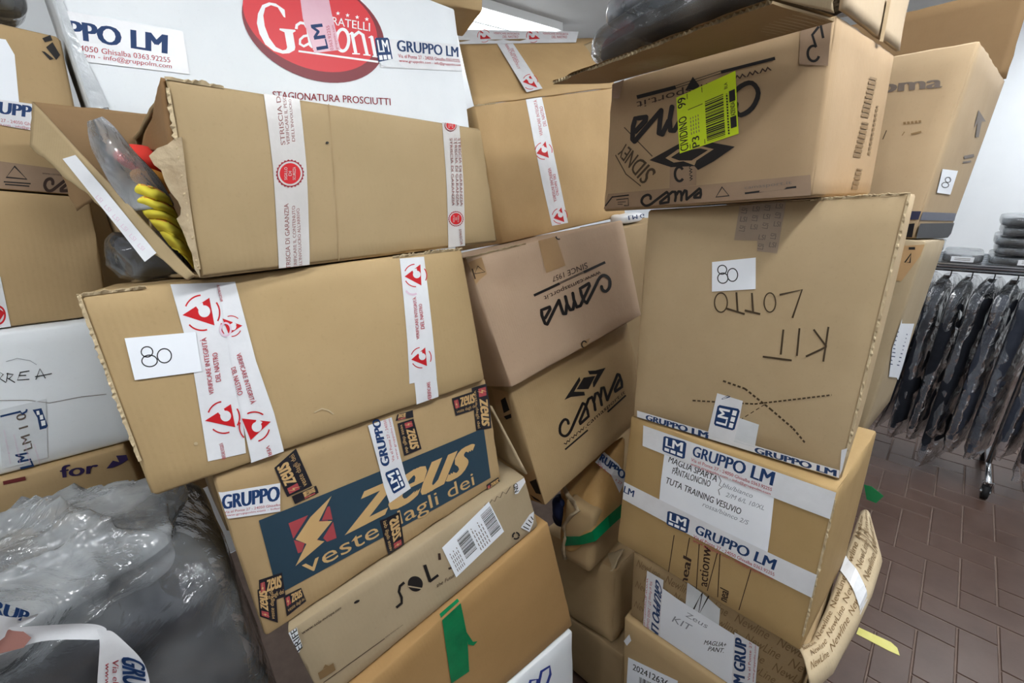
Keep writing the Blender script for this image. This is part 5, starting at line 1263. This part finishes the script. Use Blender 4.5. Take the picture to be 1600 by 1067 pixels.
blob('milky_wrap', c1, u1, n1, up1, .2, .14, .03, film('polythene_white', .85, 'dfe9f4'), jk, .5, 60, 24, .012, 8, 9, lambda p: .007 * ridged(p, 6, 2))
# contents that fill that carton up to the pack, out of sight below it
# ---- dark bag on top of the far left stack
c0 = L0.c['FTR'] * .72 + L0.c['FTL'] * .28 - L0.f['front'].n * .13 + Z * .095
kb = thing('wrapped_pack', c0 - Z * .07, 'dark clothes in silvery plastic on top of the far left stack', 'clothes pack')
blob('clothes', c0, L0.f['front'].U, -L0.f['front'].n, Z, .10, .11, .05, CLOTH_DK, kb, .5, 30, 16, .01, 10, 5)
blob('film', c0, L0.f['front'].U, -L0.f['front'].n, Z, .112, .122, .06, film('polythene_silver', .3, 'e3e9ee', .06), kb, .5, 60, 30, .01, 10, 6, lambda p: .012 * ridged(p, 12, 3))

# ---- carton and taped pack seen through the gap beside the right stack
fc = C1.f['front']
pb = fc.a - fc.n * .20
g0 = on_plane(978, 352, pb, fc.n); g1 = on_plane(1014, 349, pb, fc.n); gd = (g1 - g0); gd.z = 0; gd.normalize(); gv = Vector((-gd.y, gd.x, 0))
A_ = g0 - gd * .085; B_ = g1 + gd * .18; zt = (g0.z + g1.z) / 2
R_ = [A_, B_, B_, A_, A_ + gv * .2, B_ + gv * .2, B_ + gv * .2, A_ + gv * .2]
BOXES['N'] = [(v.x, v.y, (0.002 if k in (0, 1, 4, 5) else zt)) for k, v in enumerate(R_)]
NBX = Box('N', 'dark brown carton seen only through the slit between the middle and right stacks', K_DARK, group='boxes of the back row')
c0 = (g0 + g1) / 2 + gv * .06 + Z * .02; c0.z = zt + .026
np_ = thing('taped_roll', c0 - Z * .024, 'small white parcel wrapped in printed tape, in the slit beside the right stack', 'parcel')
blob('parcel', c0, gd, gv, Z, .09, .045, .022, TAPE, np_, .5, 30, 16, .006, 20, 4)
q = Print(Plane(c0 - gv * .047 - gd * .08 - Z * .02, c0 - gv * .047 + gd * .08 - Z * .02, c0 - gv * .047 + gd * .08 + Z * .02, c0 - gv * .047 - gd * .08 + Z * .02), .004)
q.text('LM G', [(981, 344), (1006, 340), (1005, 334), (980, 337)], BLUE, .03); q.build('print', np_)

# ---- scraps on the floor and hanging from the boxes
def floor_pt(px, py, z=0): r = ray(px, py); return CAM + r * ((z - CAM.z) / r.z)
q = [floor_pt(x, y, .002) for x, y in ((1338, 990), (1342, 980), (1392, 1003), (1402, 1012), (1406, 1024), (1388, 1016))]
o = link('tape_scrap', q, [tuple(range(6))], TAPE_YELLOW, None, smooth=False, origin=q[0]); solidify(o, .002, 1); tag(o, 'strip of pale yellow tape stuck on the tiled floor', 'tape')
q = [on_plane(x, y, T4.c['KTR'] + rn * .05, f1.n) for x, y in ((1350, 757), (1362, 760), (1381, 775), (1369, 786), (1354, 780))]
o = link('tape_scrap', q, [tuple(range(5))], TAPE_GREEN, None, smooth=False, origin=q[0]); solidify(o, .001, 0)
o.parent = None; tag(o, 'scrap of green tape sticking out behind the right stack', 'tape')

# ---- wheeled garment rack with bagged clothes
CHROME = flat('chrome', 'c4c8cc', .18, .5, 1); RUBBER = flat('black_rubber', '18181a', .6)
RB, RZ = 3.649, 1.30
r0, r1 = -1.05, .72
rack = thing('garment_rack', room((r0 + r1) / 2, RB, 0), 'chrome wheeled garment rack by the white wall on the right', 'clothes rack')
link('hanging_rail', *join([tube([room(r0, RB, RZ), room(r1, RB, RZ)], .014), tube([room(r0, RB - .1, RZ + .035), room(r1, RB - .1, RZ + .035)], .012)]), CHROME, rack)
for a in (r0, .455):
    link('upright', *tube([room(a, RB, .12), room(a, RB, RZ + .02)], .014), CHROME, rack)
    link('foot_bar', *tube([room(a, RB - .25, .11), room(a, RB + .25, .11)], .014), CHROME, rack)
link('top_shelf', *join([slab(r0 - .02, r1 + .02, RB - .2 + .4 * k / 12 - .004, RB - .2 + .4 * k / 12 + .004, RZ + .06, RZ + .068) for k in range(13)] + [slab(a - .01, a + .01, RB - .2, RB + .2, RZ + .05, RZ + .06) for a in (r0, (r0 + r1) / 2, r1)] + [slab(a - .008, a + .008, RB - .01, RB + .01, RZ, RZ + .05) for a in (r0, r1)]), CHROME, rack, smooth=False)
for a in (r0, .455):
    for s in (-.24, .24):
        c = room(a, RB + s, .045)
        w_ = link('caster', *join([tube([c - ET * .014, c + ET * .014], .043, 20)]), RUBBER, rack)
        link('fork', *join([tube([c - ET * .02, c - ET * .02 + Z * .07, c + ET * .02 + Z * .07, c + ET * .02], .005, 6), tube([c - ET * .022, c + ET * .022], .012, 10)]), CHROME, w_)
GC = [mottled('garment_a', '17191f', '24272f', 5, .85, .15, .3, 30), mottled('garment_b', '1e1a1e', '2b262b', 5, .85, .15, .3, 30), mottled('garment_c', '2a2e38', '3a3f4b', 5, .85, .15, .3, 30)]
RF = film('rack_polythene', .22, 'aab4c2', .1, .45, 9, 1.0)
HANG = flat('hanger_black', '202022', .4)
ordn = ['second', 'third', 'fourth', 'fifth', 'sixth', 'seventh', 'eighth', 'ninth', 'tenth', 'eleventh', 'twelfth', 'thirteenth', 'fourteenth']
spots = [-.3215 + .0893 * i for i in range(9)] + [.517 + .0893 * i for i in range(3)]
for gi, a in enumerate(spots):
    rnd = random.Random(40 + gi)
    length = .97 + rnd.uniform(-.14, .1); hd = .19 + rnd.uniform(-.03, .03); hw = .036 + rnd.uniform(-.004, .001)
    tw = radians(17 + rnd.uniform(-2, 2))
    lab = 'dark garment in clear plastic on the rack, ' + ('nearest the boxes on the rail' if gi == 0 else 'last on the right of the rail' if gi == len(spots) - 1 else ordn[gi - 1] + ' on the rail counting from the boxes')
    g = thing('bagged_garment', room(a, RB, RZ - .02), lab, 'hanging clothes', 'bagged garments on the rack')
    zt = RZ - .10
    hk = [room(a, RB, RZ - .085)] + [room(a, RB + .0195 * sin(t), RZ + .0195 * cos(t)) for t in [pi * (1.1 - 1.35 * k / 8) for k in range(9)]]
    link('hanger', *join([tube([Vector(q) for q in hk], .003, 6), tube([room(a - hd * .85 * sin(tw), RB - hd * .85 * cos(tw), zt - .06), room(a, RB, zt + .01), room(a + hd * .85 * sin(tw), RB + hd * .85 * cos(tw), zt - .06)], .008, 8)]), HANG, g)
    def shell(inf, zlow, fr, amp, sd):
        V, F = [], []; nr, nt = 34, 30
        for j in range(nr + 1):
            v = j / nr; z = zt + .02 + (.05 if inf else 0) - v * (length + zlow + (.05 if inf else 0))
            wd = (hd + inf) * (.25 + .75 * min(1, v / .09) ** .6) if v < .09 else hd + inf + .03 * v
            th = (hw + inf * .6) * (.6 + .4 * min(1, v / .06))
            if v > .97: th *= .6
            for i in range(nt):
                t = 2 * pi * i / nt; x = math.copysign(abs(cos(t)) ** .6, cos(t)); y = math.copysign(abs(sin(t)) ** .6, sin(t))
                q = room(a + th * x * cos(tw) + wd * y * sin(tw), RB - th * x * sin(tw) + wd * y * cos(tw), z)
                k = noise.noise(Vector((q.dot(ET) * 22, q.dot(EB) * 14, z * 2.2 + sd))) * amp + (ridged(q, fr, sd) * amp * .5)
                out = ET * x * .22 + EB * y
                q = q + out * (k * 2.6) + Z * (.03 * noise.noise(Vector((a * 5, y * 2, sd))) * v)
                V.append(q)
        for j in range(nr):
            for i in range(nt): F.append((j * nt + i, j * nt + (i + 1) % nt, (j + 1) * nt + (i + 1) % nt, (j + 1) * nt + i))
        return V, F
    V, F = shell(0, 0, 6, .006, gi * 3.1); nt = 30
    F.append(tuple(range(nt))); F.append(tuple(len(V) - nt + k for k in range(nt))[::-1])
    link('garment', V, F, GC[rnd.randrange(3)], g)
    V, F = shell(.003, .09 + rnd.uniform(-.03, .05), 9, .007, gi * 5.3 + 2)
    link('plastic_cover', V, F, RF, g)
# folded packs lying on the rack's shelf
def pack(c, hx, hy, hz, lab, tagged, sd, ang=0):
    ax = (ET * cos(ang) + EB * sin(ang)); ay = Z.cross(ax)
    o = thing('folded_garment', c - Z * hz, lab, 'folded clothes', 'folded garments on the rack shelf')
    blob('garment', c, ax, ay, Z, hx - .006, hy - .006, hz - .003, GC[sd % 2], o, .35, 28, 12, .003, 14, sd)
    blob('plastic_cover', c, ax, ay, Z, hx, hy, hz - .001, film('pack_polythene', .35, 'dfe9f2'), o, .32, 40, 14, .003, 14, sd + 3)
    if tagged:
        f_ = Plane(c - ay * (hy + .002) - ax * .045 - Z * .014, c - ay * (hy + .002) + ax * .045 - Z * .014, c - ay * (hy + .002) + ax * .045 + Z * .014, c - ay * (hy + .002) - ax * .045 + Z * .014)
        fr = f_; V = [fr.surf(u, v, .003) for u, v in ((0, 0), (1, 0), (1, 1), (0, 1))]
        lb = link('paper_label', V, [(0, 1, 2, 3)], WHITE, o, smooth=False)
        V = []; F = []
        for k in range(2):
            V += [fr.surf(u, v, .004) for u, v in ((.15, .35 + .3 * k), (.85, .3 + .3 * k), (.85, .4 + .3 * k), (.15, .43 + .3 * k))]; F.append(tuple(range(4 * k, 4 * k + 4)))
        link('label_text', V, F, GREYINK, lb, smooth=False)
sh = RZ + .068 + .002
for a, n, s, labs in ((-.12, 2, .0, ['lower folded garment with paper label at the left end of the rack shelf', 'upper folded garment with paper label at the left end of the rack shelf']),
                      (.06, 1, 0, ['single folded garment in plastic between the two piles on the rack shelf'])):
    for k in range(n): pack(room(a + .012 * k, RB - .05, sh + .024 + k * .05), .082, .16, .024, labs[k], True, 3 + k + int(a * 10))
words_ = ['bottom', 'second', 'third', 'fourth', 'top']
for k in range(5): pack(room(.31 + .012 * (k % 2), RB - .04, sh + .024 + k * .05), .15, .17, .024, '%s folded dark garment of the tall pile on the rack shelf%s' % (words_[k], ', counting upward' if 0 < k < 4 else ''), k == 0, 10 + k)
